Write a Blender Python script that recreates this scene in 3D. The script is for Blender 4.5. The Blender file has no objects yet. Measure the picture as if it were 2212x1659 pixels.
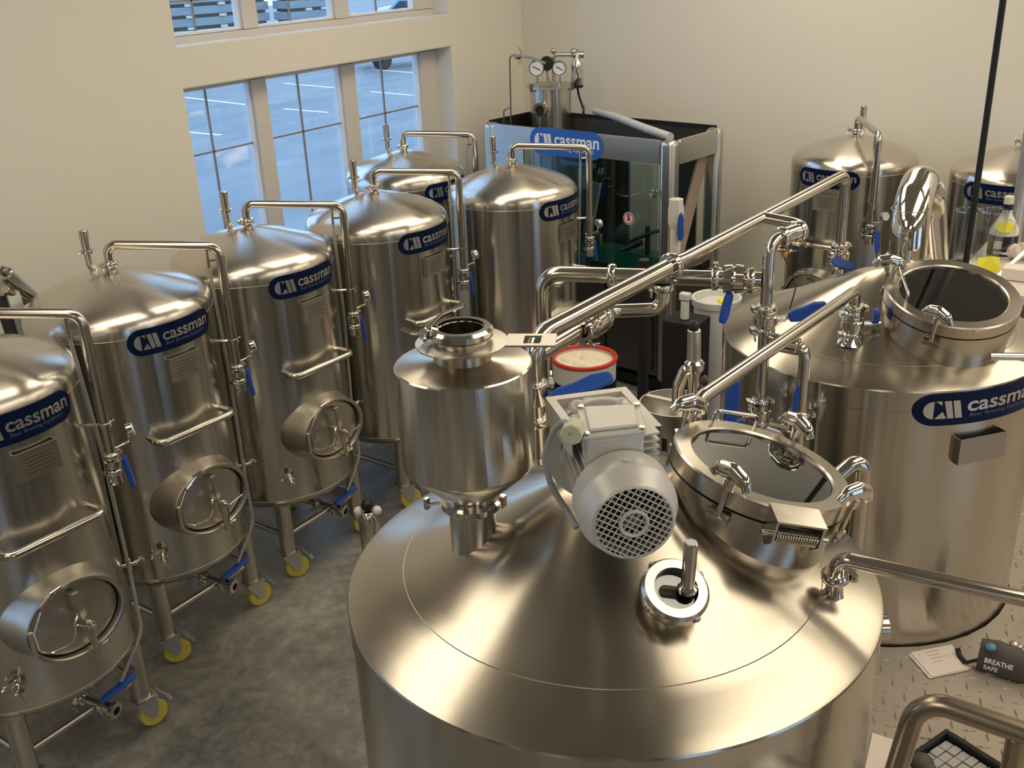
import bpy, bmesh, math, random
from mathutils import Vector, Matrix, Euler
random.seed(7)
S = bpy.context.scene
COL = S.collection
V = Vector
PI = math.pi
# ------------------------------------------------------------------ camera
FPX, CX, CY, HC = 2222.0, 1106.0, 829.5, 3.2
RW = [V((0.56172565, -0.8263628, -0.03985996)), V((-0.34463112, -0.18992126, -0.91932546)), V((0.75212611, 0.53014568, -0.39147398))]
cd = bpy.data.cameras.new('camera'); cam = bpy.data.objects.new('camera', cd); COL.objects.link(cam)
cd.sensor_width = 36; cd.lens = 36 * FPX / 2212; cd.clip_start = .05; cd.clip_end = 200
M = Matrix.Identity(4)
for i in range(3):
    M[i][0] = RW[0][i]; M[i][1] = -RW[1][i]; M[i][2] = -RW[2][i]
M[2][3] = HC
cam.matrix_world = M
S.camera = cam
S.view_settings.view_transform = 'Standard'; S.view_settings.look = 'None'
S.view_settings.exposure = -0.12; S.view_settings.gamma = 1
# ------------------------------------------------------------------ world (overcast dusk sky)
W = bpy.data.worlds.new('sky'); S.world = W; W.use_nodes = True
W.node_tree.nodes['Background'].inputs[0].default_value = (.42, .66, 1, 1)
W.node_tree.nodes['Background'].inputs[1].default_value = 2.5
LAMP_E = 3.7          # strength of the ceiling panels
LAMPS = [(1.6, 3.1), (5.0, 3.3), (3.0, -.5), (6.4, -.6), (-1.8, 2.0), (0, -3.2), (3.2, -3.6), (6.4, -3.2), (-3.6, -1.5), (6.7, 2.4)]
ROOM = (-6.0, 7.9, -6.0, 5.3, 4.4)

def ray(u, v):
    return RW[0] * ((u - CX) / FPX) + RW[1] * ((v - CY) / FPX) + RW[2]
def pz(u, v, z):
    "point of the place seen at a photo pixel, at height z"
    w = ray(u, v); return V((0, 0, HC)) + w * ((z - HC) / w.z)
def pd(u, v, d):
    "same, at ground distance d from the camera"
    w = ray(u, v); return V((0, 0, HC)) + w * (d / math.hypot(w.x, w.y))
def hd(p):
    return math.hypot(p.x, p.y)

# ------------------------------------------------------------------ materials
MATS = {}
def nt(name):
    m = bpy.data.materials.new(name); m.use_nodes = True
    return m, m.node_tree, m.node_tree.nodes['Principled BSDF']
def mat(name, col, rough=.5, metal=0., aniso=0., trans=0., ior=1.45, noise=0., nscale=8., bump=0., bscale=40., emit=0., rot=.25, stretch=None, coat=0.):
    m, t, b = nt(name); N = t.nodes; L = t.links
    b.inputs['Base Color'].default_value = (*col, 1); b.inputs['Roughness'].default_value = rough
    b.inputs['Metallic'].default_value = metal; b.inputs['IOR'].default_value = ior
    b.inputs['Transmission Weight'].default_value = trans
    b.inputs['Coat Weight'].default_value = coat
    if aniso:
        tg = N.new('ShaderNodeTangent'); tg.direction_type = 'RADIAL'; tg.axis = 'Z'
        L.new(tg.outputs[0], b.inputs['Tangent'])
        b.inputs['Anisotropic'].default_value = aniso; b.inputs['Anisotropic Rotation'].default_value = rot
    if noise or bump:
        tc = N.new('ShaderNodeTexCoord'); mp = N.new('ShaderNodeMapping'); L.new(tc.outputs['Object'], mp.inputs[0])
        if stretch: mp.inputs['Scale'].default_value = stretch
    if noise:
        n = N.new('ShaderNodeTexNoise'); n.inputs['Scale'].default_value = nscale; n.inputs['Detail'].default_value = 5
        L.new(mp.outputs[0], n.inputs['Vector'])
        mr = N.new('ShaderNodeMapRange'); mr.inputs[1].default_value = .1; mr.inputs[2].default_value = .9; mr.clamp = False; n.inputs['Detail'].default_value = 2
        mr.inputs[3].default_value = 1 - noise; mr.inputs[4].default_value = 1 + noise
        L.new(n.outputs[0], mr.inputs[0])
        mx = N.new('ShaderNodeVectorMath'); mx.operation = 'SCALE'; mx.inputs[0].default_value = col
        L.new(mr.outputs[0], mx.inputs['Scale']); L.new(mx.outputs[0], b.inputs['Base Color'])
        r2 = N.new('ShaderNodeMath'); r2.operation = 'MULTIPLY'; r2.inputs[1].default_value = rough
        L.new(mr.outputs[0], r2.inputs[0]); L.new(r2.outputs[0], b.inputs['Roughness'])
    if bump:
        n = N.new('ShaderNodeTexNoise'); n.inputs['Scale'].default_value = bscale; n.inputs['Detail'].default_value = 4
        L.new(mp.outputs[0], n.inputs['Vector'])
        bp = N.new('ShaderNodeBump'); bp.inputs['Strength'].default_value = bump; bp.inputs['Distance'].default_value = .01
        L.new(n.outputs[0], bp.inputs['Height']); L.new(bp.outputs[0], b.inputs['Normal'])
    if emit:
        b.inputs['Emission Color'].default_value = (*col, 1); b.inputs['Emission Strength'].default_value = emit
    MATS[name] = m
    return m
ST = (.545, .52, .465)
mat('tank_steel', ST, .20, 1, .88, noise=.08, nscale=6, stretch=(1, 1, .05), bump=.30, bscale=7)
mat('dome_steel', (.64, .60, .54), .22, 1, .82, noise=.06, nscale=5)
mat('lid_steel', (.49, .445, .375), .24, 1, .72, noise=.12, nscale=5, bump=.018, bscale=12)
mat('rim_steel', (.60, .55, .48), .24, 1, .5)
mat('hopper_steel', (.64, .60, .54), .18, 1, .85, bump=.35, bscale=16, stretch=(1, 1, .05))
mat('pipe_steel', (.60, .555, .49), .15, 1)
mat('bright_steel', (.68, .64, .575), .09, 1)
mat('satin_steel', (.56, .52, .46), .34, 1, noise=.08, nscale=10)
mat('frame_steel', (.60, .60, .58), .30, 1, noise=.06, nscale=4, stretch=(1, 1, 6))
mat('dark_steel', (.20, .19, .17), .35, 1)
mat('weld', (.42, .37, .30), .35, 1)
mat('rail_steel', (.40, .34, .26), .27, 1, noise=.06)
mat('badge_navy', (.004, .011, .045), .35, ior=1.22)
mat('badge_blue', (.03, .13, .50), .35)
mat('badge_letter', (.62, .60, .57), .25, .8)
mat('badge_small', (.10, .15, .26), .35)
mat('white_letter', (.85, .88, .9), .5)
mat('motor_grey', (.60, .585, .55), .38, .25, noise=.05)
mat('motor_dark', (.24, .25, .235), .5, .2)
mat('gland', (.62, .62, .44), .45)
mat('cable_grey', (.34, .34, .33), .5)
mat('black_rubber', (.012, .012, .012), .45)
mat('black_matte', (.012, .012, .013), .6)
mat('inside_dark', (.035, .04, .034), .25, .4)
mat('blue_grip', (.018, .085, .42), .38)
mat('wheel_yellow', (.62, .52, .10), .45)
mat('caster_grey', (.50, .51, .50), .35, .7)
mat('gauge_face', (.75, .77, .80), .3)
mat('white_plastic', (.74, .73, .70), .4)
mat('cream_plastic', (.72, .66, .56), .45)
mat('foam', (.80, .72, .60), .8, noise=.06, bump=.5, bscale=20)
mat('red_plastic', (.55, .04, .02), .4)
mat('orange_tag', (.9, .35, .02), .5)
mat('paper', (.80, .70, .64), .8)
mat('paper_mark', (.45, .30, .25), .8)
mat('bag_grey', (.085, .07, .06), .55, noise=.3, nscale=14)
mat('green_belt', (.012, .20, .12), .45)
mat('teal_part', (.10, .28, .36), .4)
mat('cyan_part', (.08, .35, .72), .4)
mat('orange_part', (.30, .15, .06), .5)
mat('yellow_cloth', (.72, .66, .03), .6)
mat('label_yellow', (.95, .80, .02), .45)
mat('label_black', (.01, .01, .014), .4)
mat('label_pink', (.60, .38, .33), .5)
mat('wood_board', (.45, .36, .28), .45, noise=.1)
mat('film', (.55, .57, .58), .25, bump=1, bscale=30)
mat('hose_clear', (.60, .58, .53), .2, 0, trans=.55)
mat('trim_white', (.78, .77, .76), .4)
mat('mullion_paint', (.64, .60, .55), .5)
mat('muntin_metal', (.30, .26, .24), .4, .3)
mat('wall_paint', (.76, .73, .655), .75, bump=.05, bscale=120)
mat('ceiling_paint', (.50, .47, .43), .9)
mat('dark_paint', (.16, .125, .095), .7)
mat('lamp_diffuser', (1.0, .885, .69), .5, emit=LAMP_E)
mat('door_brown', (.12, .075, .045), .5)
mat('grid_grey', (.42, .40, .38), .4)
mat('line_white', (.80, .82, .84), .8)
mat('curb', (.62, .62, .61), .85)
mat('lumber', (.27, .34, .36), .8, noise=.25, nscale=2, stretch=(.3, 1, 4))
mat('lumber_dark', (.03, .04, .045), .8)
mat('car_white', (.75, .80, .84), .3)
mat('car_teal', (.10, .38, .48), .25)
mat('car_glass', (.03, .05, .06), .1)
mat('tape', (.36, .34, .26), .7, noise=.15)
def glass(name, tint, gloss=.12, dark=0.):
    m, t, b = nt(name); N = t.nodes; L = t.links
    tr = N.new('ShaderNodeBsdfTransparent'); tr.inputs[0].default_value = (*tint, 1)
    gl = N.new('ShaderNodeBsdfGlossy'); gl.inputs['Roughness'].default_value = .02; gl.inputs[0].default_value = (.95, .97, 1, 1)
    fr = N.new('ShaderNodeFresnel'); ge = N.new('ShaderNodeNewGeometry'); io = N.new('ShaderNodeMapRange'); io.inputs[3].default_value = 1.5; io.inputs[4].default_value = 1 / 1.5; L.new(ge.outputs['Backfacing'], io.inputs[0]); L.new(io.outputs[0], fr.inputs[0])
    ad = N.new('ShaderNodeMath'); ad.operation = 'ADD'; ad.inputs[1].default_value = gloss; L.new(fr.outputs[0], ad.inputs[0]); ad.use_clamp = True
    mx = N.new('ShaderNodeMixShader'); L.new(ad.outputs[0], mx.inputs[0]); L.new(tr.outputs[0], mx.inputs[1]); L.new(gl.outputs[0], mx.inputs[2])
    L.new(mx.outputs[0], N['Material Output'].inputs[0]); MATS[name] = m
glass('window_glass', (.96, .98, 1.0), .0)
glass('cabinet_glass', (.66, .77, .78), .03)
glass('hatch_glass', (.34, .37, .33), .10)
glass('clear_glass', (.88, .90, .90), .04)

def mat_floor():
    m, t, b = nt('concrete'); N = t.nodes; L = t.links
    tc = N.new('ShaderNodeTexCoord'); n = N.new('ShaderNodeTexNoise'); n.inputs['Scale'].default_value = 1.1; n.inputs['Detail'].default_value = 8; n.inputs['Roughness'].default_value = .6
    L.new(tc.outputs['Object'], n.inputs['Vector'])
    n2 = N.new('ShaderNodeTexNoise'); n2.inputs['Scale'].default_value = 14; n2.inputs['Detail'].default_value = 12; n2.inputs['Roughness'].default_value = .68; n2.inputs['Distortion'].default_value = .25; L.new(tc.outputs['Object'], n2.inputs['Vector'])
    mx = N.new('ShaderNodeMix'); mx.data_type = 'FLOAT'; mx.inputs[0].default_value = .35; L.new(n.outputs[0], mx.inputs[2]); L.new(n2.outputs[0], mx.inputs[3])
    cr = N.new('ShaderNodeValToRGB'); e = cr.color_ramp.elements
    e[0].position = .36; e[0].color = (.085, .085, .083, 1); e[1].position = .64; e[1].color = (.40, .375, .335, 1)
    e2 = cr.color_ramp.elements.new(.5); e2.color = (.20, .192, .176, 1)
    L.new(mx.outputs[0], cr.inputs[0]); L.new(cr.outputs[0], b.inputs['Base Color'])
    mr = N.new('ShaderNodeMapRange'); mr.inputs[3].default_value = .22; mr.inputs[4].default_value = .55; L.new(n2.outputs[0], mr.inputs[0]); L.new(mr.outputs[0], b.inputs['Roughness'])
    bp = N.new('ShaderNodeBump'); bp.inputs['Strength'].default_value = .18; bp.inputs['Distance'].default_value = .01; L.new(n2.outputs[0], bp.inputs['Height']); L.new(bp.outputs[0], b.inputs['Normal'])
    MATS['concrete'] = m
mat_floor()
def mat_asphalt():
    m, t, b = nt('asphalt'); N = t.nodes; L = t.links
    tc = N.new('ShaderNodeTexCoord'); mp = N.new('ShaderNodeMapping'); mp.inputs['Scale'].default_value = (.35, 1.3, 1); L.new(tc.outputs['Object'], mp.inputs[0])
    n = N.new('ShaderNodeTexNoise'); n.inputs['Scale'].default_value = 1.0; n.inputs['Detail'].default_value = 6; L.new(mp.outputs[0], n.inputs['Vector'])
    cr = N.new('ShaderNodeValToRGB'); e = cr.color_ramp.elements
    e[0].position = .3; e[0].color = (.20, .21, .215, 1); e[1].position = .75; e[1].color = (.29, .30, .305, 1)
    L.new(n.outputs[0], cr.inputs[0]); L.new(cr.outputs[0], b.inputs['Base Color']); b.inputs['Roughness'].default_value = .55
    MATS['asphalt'] = m
mat_asphalt()
mat('plate_steel', (.42, .365, .30), .42, .3, noise=.10, nscale=6)

# ------------------------------------------------------------------ mesh building
def frame_from(axis, up=None):
    z = V(axis).normalized(); a = V(up) if up is not None else (V((0, 0, 1)) if abs(z.z) < .95 else V((1, 0, 0)))
    x = a.cross(z).normalized(); y = z.cross(x)
    m = Matrix.Identity(4)
    for i in range(3): m[i][0] = x[i]; m[i][1] = y[i]; m[i][2] = z[i]
    return m
def fr(o, axis=(0, 0, 1), up=None):
    return Matrix.Translation(V(o)) @ frame_from(axis, up)
class MB:
    def __init__(s): s.v = []; s.f = []
    def add(s, vs, fs, m=None):
        o = len(s.v)
        s.v += [tuple(m @ V(p)) if m is not None else tuple(p) for p in vs]
        s.f += [tuple(i + o for i in f) for f in fs]
        return s
    def lathe(s, prof, m=None, seg=32, cap=True, sx=1., sy=1.):
        vs = []; fs = []; n = len(prof)
        for r, z in prof:
            for k in range(seg):
                a = 2 * PI * k / seg; vs.append((r * math.cos(a) * sx, r * math.sin(a) * sy, z))
        for i in range(n - 1):
            for k in range(seg):
                k2 = (k + 1) % seg
                fs.append((i * seg + k, i * seg + k2, (i + 1) * seg + k2, (i + 1) * seg + k))
        if cap:
            fs.append(tuple(reversed(range(seg)))); fs.append(tuple((n - 1) * seg + k for k in range(seg)))
        return s.add(vs, fs, m)
    def ringl(s, prof, m=None, seg=40, sx=1., sy=1.):
        "closed profile ring"
        vs = []; fs = []; n = len(prof)
        for r, z in prof:
            for k in range(seg):
                a = 2 * PI * k / seg; vs.append((r * math.cos(a) * sx, r * math.sin(a) * sy, z))
        for i in range(n):
            j = (i + 1) % n
            for k in range(seg):
                k2 = (k + 1) % seg
                fs.append((i * seg + k, i * seg + k2, j * seg + k2, j * seg + k))
        return s.add(vs, fs, m)
    def cyl(s, p0, p1, r, r1=None, seg=20):
        p0 = V(p0); p1 = V(p1); r1 = r if r1 is None else r1; L = (p1 - p0).length; c = min(r, r1) * .12
        return s.lathe([(r - c, 0), (r, c), (r1, L - c), (r1 - c, L)], fr(p0, p1 - p0), seg)
    def box(s, c, d, m=None):
        x, y, z = [q / 2 for q in d]; c = V(c)
        vs = [c + V((a * x, b * y, e * z)) for e in (-1, 1) for b in (-1, 1) for a in (-1, 1)]
        fs = [(0, 2, 3, 1), (4, 5, 7, 6), (0, 1, 5, 4), (2, 6, 7, 3), (0, 4, 6, 2), (1, 3, 7, 5)]
        return s.add(vs, fs, m)
    def prism(s, poly, z0, z1, m=None):
        n = len(poly)
        vs = [(x, y, z0) for x, y in poly] + [(x, y, z1) for x, y in poly]
        fs = [tuple(reversed(range(n))), tuple(range(n, 2 * n))] + [(i, (i + 1) % n, n + (i + 1) % n, n + i) for i in range(n)]
        return s.add(vs, fs, m)
    def sphere(s, c, r, seg=16, sz=1.):
        prof = [(max(r * math.sin(PI * k / 10), 1e-4), -r * math.cos(PI * k / 10) * sz) for k in range(11)]
        return s.lathe(prof, Matrix.Translation(V(c)), seg)
    def torus(s, c, axis, R_, r, seg=36, sx=1., sy=1., n=8):
        return s.ringl([(R_ + r * math.cos(2 * PI * k / n), r * math.sin(2 * PI * k / n)) for k in range(n)], fr(c, axis), seg, sx, sy)
    def tube(s, pts, r, fil=.05, seg=14, flat=1., n=7, closed=False):
        pts = [V(p) for p in pts]; path = [pts[0]]
        for i in range(1, len(pts) - 1):
            a, b, c = pts[i - 1], pts[i], pts[i + 1]; d1 = (a - b); d2 = (c - b)
            if d1.length < 1e-6 or d2.length < 1e-6: continue
            ang = d1.angle(d2); u1 = d1.normalized(); u2 = d2.normalized()
            if ang > 3.08: path.append(b); continue
            t = min(fil / math.tan(ang / 2), d1.length * .48, d2.length * .48); R_ = t * math.tan(ang / 2)
            p1 = b + u1 * t; p2 = b + u2 * t; bis = (u1 + u2).normalized(); ctr = b + bis * (R_ / math.sin(ang / 2))
            tot = PI - ang; e1 = (p1 - ctr).normalized(); ax = e1.cross((p2 - ctr)).normalized()
            for k in range(n + 1):
                path.append(ctr + (Matrix.Rotation(tot * k / n, 3, ax) @ e1) * R_)
        path.append(pts[-1])
        q = [path[0]]
        for p in path[1:]:
            if (p - q[-1]).length > 1e-5: q.append(p)
        path = q; T = []
        for i in range(len(path)):
            a = path[max(i - 1, 0)]; b = path[min(i + 1, len(path) - 1)]; T.append((b - a).normalized())
        x = V((0, 0, 1)).cross(T[0])
        if x.length < .1: x = V((1, 0, 0)).cross(T[0])
        x.normalize(); vs = []; fs = []; rr = r if callable(r) else (lambda t: r)
        for i, p in enumerate(path):
            x = (x - T[i] * x.dot(T[i])).normalized(); y = T[i].cross(x); rad = rr(i / (len(path) - 1))
            for k in range(seg):
                a = 2 * PI * k / seg; vs.append(p + x * (rad * math.cos(a)) + y * (rad * math.sin(a) * flat))
        m_ = len(path)
        for i in range(m_ - 1):
            for k in range(seg):
                k2 = (k + 1) % seg; fs.append((i * seg + k, i * seg + k2, (i + 1) * seg + k2, (i + 1) * seg + k))
        fs.append(tuple(reversed(range(seg)))); fs.append(tuple((m_ - 1) * seg + k for k in range(seg)))
        return s.add(vs, fs)
    def build(s, name, m, parent=None, smooth=True, bevel=0., label=None, org=None):
        me = bpy.data.meshes.new(name); o_ = V(org) if org is not None else V((0, 0, 0))
        me.from_pydata([tuple(V(p) - o_) for p in s.v], [], s.f); me.update()
        if smooth:
            me.shade_smooth()
            try: me.set_sharp_from_angle(angle=math.radians(36))
            except Exception: pass
        me.materials.append(MATS[m] if isinstance(m, str) else m)
        o = bpy.data.objects.new(name, me); COL.objects.link(o)
        if parent is not None: o.parent = parent
        if bevel:
            b = o.modifiers.new('bevel', 'BEVEL'); b.width = bevel; b.segments = 2; b.limit_method = 'ANGLE'
        if label: o['label'] = label
        return o
def tag(o, label=None, cat=None, group=None, kind=None):
    if label: o['label'] = label
    if cat: o['category'] = cat
    if group: o['group'] = group
    if kind: o['kind'] = kind
    return o
class Thing:
    "an Empty at the thing's base; parts are given in world coordinates"
    def __init__(s, name, loc, label, cat, group=None, kind=None):
        s.o = bpy.data.objects.new(name, None); COL.objects.link(s.o); s.o.location = loc; s.loc = V(loc)
        s.o.empty_display_size = .05
        tag(s.o, label, cat, group, kind)
    def part(s, name, mb, m, parent=None, **k):
        return mb.build(name, m, parent if parent is not None else s.o, org=k.pop('org', s.loc), **k)
def copy_tree(o, parent=None):
    c = o.copy(); COL.objects.link(c); c.parent = parent
    for ch in list(o.children): copy_tree(ch, c)
    return c
def single(name, mb, m, label, cat, group=None, kind=None, **k):
    return tag(mb.build(name, m, **k), label, cat, group, kind)
def text_polys(txt, size, bold=.0):
    cu = bpy.data.curves.new('t', 'FONT'); cu.body = txt; cu.size = size; cu.offset = bold; cu.resolution_u = 3
    o = bpy.data.objects.new('t', cu); COL.objects.link(o); dg = bpy.context.evaluated_depsgraph_get()
    me = bpy.data.meshes.new_from_object(o.evaluated_get(dg)); vs = [tuple(v.co) for v in me.vertices]; fs = [tuple(p.vertices) for p in me.polygons]
    bpy.data.objects.remove(o); bpy.data.meshes.remove(me)
    x0 = min(v[0] for v in vs); x1 = max(v[0] for v in vs)
    return [(v[0] - x0, v[1]) for v in vs], fs, x1 - x0
def badge(w, fmap0, parent, base_mat, let_mat, small_mat, thick=.002, hk=1., second='Beer Brewing Equipment'):
    "the pill shaped maker's plate: outline, letters and small line, mapped by fmap(x, y, lift)"
    fmap = lambda x, y, l: fmap0(x, y * hk, l)
    h = w * .29; b = MB(); r = h / 2; nx = 44; vs = []; fs = []
    for i in range(nx + 1):
        x = w * (.5 - .5 * math.cos(PI * i / nx)); dx = r - x if x < r else (x - (w - r) if x > w - r else 0); hy = math.sqrt(max(r * r - dx * dx, 1e-8))
        for j in (-1, 1): vs.append(fmap(x, r + j * hy, thick))
        for j in (-1, 1): vs.append(fmap(x, r + j * hy, 0))
    for i in range(nx):
        a = i * 4; c = a + 4
        fs += [(a, c, c + 1, a + 1), (a + 2, a, a + 1, a + 3)[:0] or (a, a + 2, c + 2, c), (a + 1, c + 1, c + 3, a + 3)]
    b.add(vs, fs); pl = b.build('name_plate', base_mat, parent)
    L = MB(); t = thick + .0012
    def poly(ps):
        vs = [fmap(x * w, y * w, t) for x, y in ps]; L.add(vs, [tuple(range(len(vs)))])
    poly([(.13, .225)] + [(.13 - .065 * math.sin(a), .145 + .08 * math.cos(a)) for a in [PI * k / 10 for k in range(1, 10)]] + [(.13, .065)])
    poly([(.138, .225), (.178, .225), (.178, .185)]); poly([(.138, .065), (.186, .13), (.215, .065)])
    poly([(.190, .225), (.235, .225), (.262, .065), (.222, .065)][::-1]); poly([(.245, .225), (.29, .225), (.318, .065), (.272, .065)][::-1])
    vs, fs, tw = text_polys('cassman', .17, .0035)
    k = .60 / tw
    L.add([fmap((.345 + x * k) * w, (.118 + y * min(k, 1.1)) * w, t) for x, y in vs], fs)
    L.build('lettering', let_mat, pl, smooth=False)
    L = MB(); vs, fs, tw = text_polys(second, .05, .0)
    k = .50 / tw
    L.add([fmap((.37 + x * k) * w, (.065 + y * k) * w, t) for x, y in vs], fs)
    L.build('small_lettering', small_mat, pl, smooth=False)
    return pl

def clamp_mb(p, axis, r, side=None, mb=None):
    "tri clamp ring with hinge bolt and wing nut"
    mb = mb or MB(); p = V(p); ax = V(axis).normalized(); R_ = r + .013
    mb.ringl([(r * .9, -.012), (R_ - .004, -.012), (R_, -.006), (R_, .006), (R_ - .004, .012), (r * .9, .012)], fr(p, ax), 22)
    sd = V(side) if side is not None else ax.cross(V((.3, .5, .81)))
    sd = (sd - ax * sd.dot(ax)).normalized(); tn = ax.cross(sd)
    c = p + sd * (R_ + .006)
    mb.box((0, 0, 0), (.014, .03, .016), fr(c, ax, tn))
    mb.cyl(c - tn * .022, c + tn * .042, .0035, seg=8)
    mb.cyl(c + tn * .028, c + tn * .038, .007, seg=10)
    for q in (-1, 1):
        mb.tube([c + tn * .033, c + tn * .036 + ax * (q * .012), c + tn * .044 + ax * (q * .02)], .0034, .004, 8, n=3)
    return mb
def handle_mb(p, d, nrm, L=.12, w=.03):
    "moulded lever grip that starts at p and runs along d, broad face along nrm"
    d = V(d).normalized(); m = fr(p, nrm, d.cross(V(nrm)) * -1)
    nr = V(nrm).normalized(); d = (d - nr * d.dot(nr)).normalized(); s_ = nr.cross(d)
    m = Matrix.Identity(4)
    for i in range(3): m[i][0] = d[i]; m[i][1] = s_[i]; m[i][2] = nr[i]; m[i][3] = p[i]
    poly = [(0, -w * .30), (L * .18, -w * .48), (L * .45, -w * .50), (L * .8, -w * .42), (L * .97, -w * .30), (L, 0), (L * .96, w * .34), (L * .7, w * .52), (L * .4, w * .42), (L * .18, w * .45), (0, w * .3)]
    return MB().prism(poly, -.009, .009, m)
def valve(T, p, axis, r, lever_dir, lever_n=None, L=.12, w=.032, side=None, lname='valve_handle'):
    "butterfly valve between two clamps on an axis, with lever"
    p = V(p); ax = V(axis).normalized(); sd = V(side) if side is not None else V(lever_dir)
    sd = (sd - ax * sd.dot(ax)).normalized()
    b = MB().lathe([(r, -.024), (r + .012, -.024), (r + .012, -.016), (r + .018, -.012), (r + .018, .012), (r + .012, .016), (r + .012, .024), (r, .024)], fr(p, ax), 24)
    b.cyl(p + sd * r, p + sd * (r + .045), .009, seg=12)
    body = T.part('valve_body', b, 'bright_steel')
    T.part('clamp', clamp_mb(p + ax * .036, ax, r, -sd), 'bright_steel'); T.part('clamp', clamp_mb(p - ax * .036, ax, r, -sd), 'bright_steel')
    q = p + sd * (r + .042); ld = V(lever_dir).normalized()
    n_ = V(lever_n) if lever_n is not None else sd
    st = MB().tube([q, q + ld * .03], .006, .01, 8); T.part('lever', st, 'bright_steel', body)
    h = handle_mb(q + ld * .012, ld, n_, L, w); T.part(lname, h, 'blue_grip', bevel=.004)
    return body

# ------------------------------------------------------------------ room
x0, x1, y0, y1, zt = ROOM
def struct(name, mb, m, **k):
    o = mb.build(name, m, **k); o['kind'] = 'structure'; return o
def cbox(a, b):
    a = V(a); b = V(b); return MB().box((a + b) / 2, [abs(q) for q in (b - a)])
struct('floor', cbox((x0 - .2, y0 - .2, -.1), (x1 + .2, y1 + .2, 0)), 'concrete', smooth=False)
struct('ceiling', cbox((x0 - .2, y0 - .2, zt), (x1 + .2, y1 + .2, zt + .1)), 'ceiling_paint', smooth=False)
struct('wall_back', cbox((x1, y0 - .2, 0), (x1 + .2, y1 + .2, zt)), 'wall_paint', smooth=False)
struct('wall_front', cbox((x0 - .2, y0 - .2, 0), (x0, y1 + .2, zt)), 'wall_paint', smooth=False)
def wall_holes(name, plane_y, thick, holes, m):
    "wall along x with rectangular openings"
    mb = MB(); xs = sorted({x0 - .0, x1, *[h[0] for h in holes], *[h[1] for h in holes]}); zs = sorted({0, zt, *[h[2] for h in holes], *[h[3] for h in holes]})
    for i in range(len(xs) - 1):
        for j in range(len(zs) - 1):
            cx = (xs[i] + xs[i + 1]) / 2; cz = (zs[j] + zs[j + 1]) / 2
            if any(h[0] < cx < h[1] and h[2] < cz < h[3] for h in holes): continue
            ya, yb = (plane_y, plane_y + thick)
            mb.box((cx, (ya + yb) / 2, cz), (xs[i + 1] - xs[i], thick, zs[j + 1] - zs[j]))
    return struct(name, mb, m, smooth=False)
WINS = [(4.19, 6.88, .95, 2.485), (4.19, 6.88, 2.72, 4.1), (-2.4, .3, .95, 2.485), (-2.4, .3, 2.72, 4.1)]
wall_holes('wall_left', y1, .26, WINS, 'wall_paint')
RW_ = [(-3.6, -1.4, .05, 3.2), (1.2, 3.4, .05, 3.2), (5.2, 6.2, .05, 2.3)]
wall_holes('wall_right', y0 - .26, .26, RW_, 'wall_paint')
struct('trim_1', cbox((x1 - .012, y0, 0), (x1, y1, .10)), 'trim_white', smooth=False)
struct('trim_2', cbox((x0, y1 - .012, 0), (x1 - .02, y1, .10)), 'trim_white', smooth=False)

def window_unit(k, x_a, x_b, z_a, z_b, mull=True):
    yf = y1 + .17
    t = Thing('window_%d' % k, (x_a, yf, z_a), 'white framed three-light window', 'window', kind='structure')
    del t.o['category']; del t.o['label']
    rv = MB(); e = .004
    rv.box(((x_a + x_b) / 2, y1 + .13, z_b - .003), (x_b - x_a - .002, .25, .006)); rv.box(((x_a + x_b) / 2, y1 + .13, z_a + .003), (x_b - x_a - .002, .25, .006))
    rv.box((x_a + .003, y1 + .13, (z_a + z_b) / 2), (.006, .25, z_b - z_a - .014)); rv.box((x_b - .003, y1 + .13, (z_a + z_b) / 2), (.006, .25, z_b - z_a - .014))
    t.part('reveal_lining', rv, 'trim_white', smooth=False)
    L = x_b - x_a; pn = [(x_a + .03, x_a + .69), (x_a + .815, x_a + 1.56), (x_a + 1.70, x_a + 2.475)]
    f = MB(); zb0 = z_a + .05; zb1 = z_b - .035
    f.box(((x_a + x_b) / 2, yf + .03, (z_a + zb0) / 2), (L - .014, .09, zb0 - z_a - .008)); f.box(((x_a + x_b) / 2, yf + .03, (z_b + zb1) / 2), (L - .014, .09, z_b - zb1 - .008))
    ed = [x_a + .007, pn[0][0], pn[0][1], pn[1][0], pn[1][1], pn[2][0], pn[2][1], x_b - .007]
    for i in (0, 2, 4, 6):
        f.box(((ed[i] + ed[i + 1]) / 2, yf + .03, (zb0 + zb1) / 2), (ed[i + 1] - ed[i], .09, zb1 - zb0))
    t.part('window_frame', f, 'mullion_paint', smooth=False)
    for a, b in pn:
        s_ = MB()
        for xx in (a + .008, b - .008): s_.box((xx, yf + .035, (zb0 + zb1) / 2), (.016, .05, zb1 - zb0))
        for zz in (zb0 + .008, zb1 - .008): s_.box(((a + b) / 2, yf + .035, zz), (b - a - .034, .05, .016))
        sa = t.part('sash', s_, 'trim_white', smooth=False)
        m_ = MB(); xm = a + (b - a) * .46
        m_.box((xm, yf + .04, (zb0 + zb1) / 2), (.012, .012, zb1 - zb0 - .034))
        for zz in ((z_a + (z_b - z_a) * .706,) + ((z_a + (z_b - z_a) * .18,) if True else ())): m_.box(((a + b) / 2, yf + .04, zz), (b - a - .034, .012, .012))
        t.part('muntins', m_, 'muntin_metal', sa, smooth=False)
        t.part('window_pane', MB().box(((a + b) / 2, yf + .05, (zb0 + zb1) / 2), (b - a - .034, .004, zb1 - zb0 - .034)), 'window_glass', sa, smooth=False)
    return t
for i, w in enumerate(WINS): window_unit(i + 1, *w)
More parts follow.
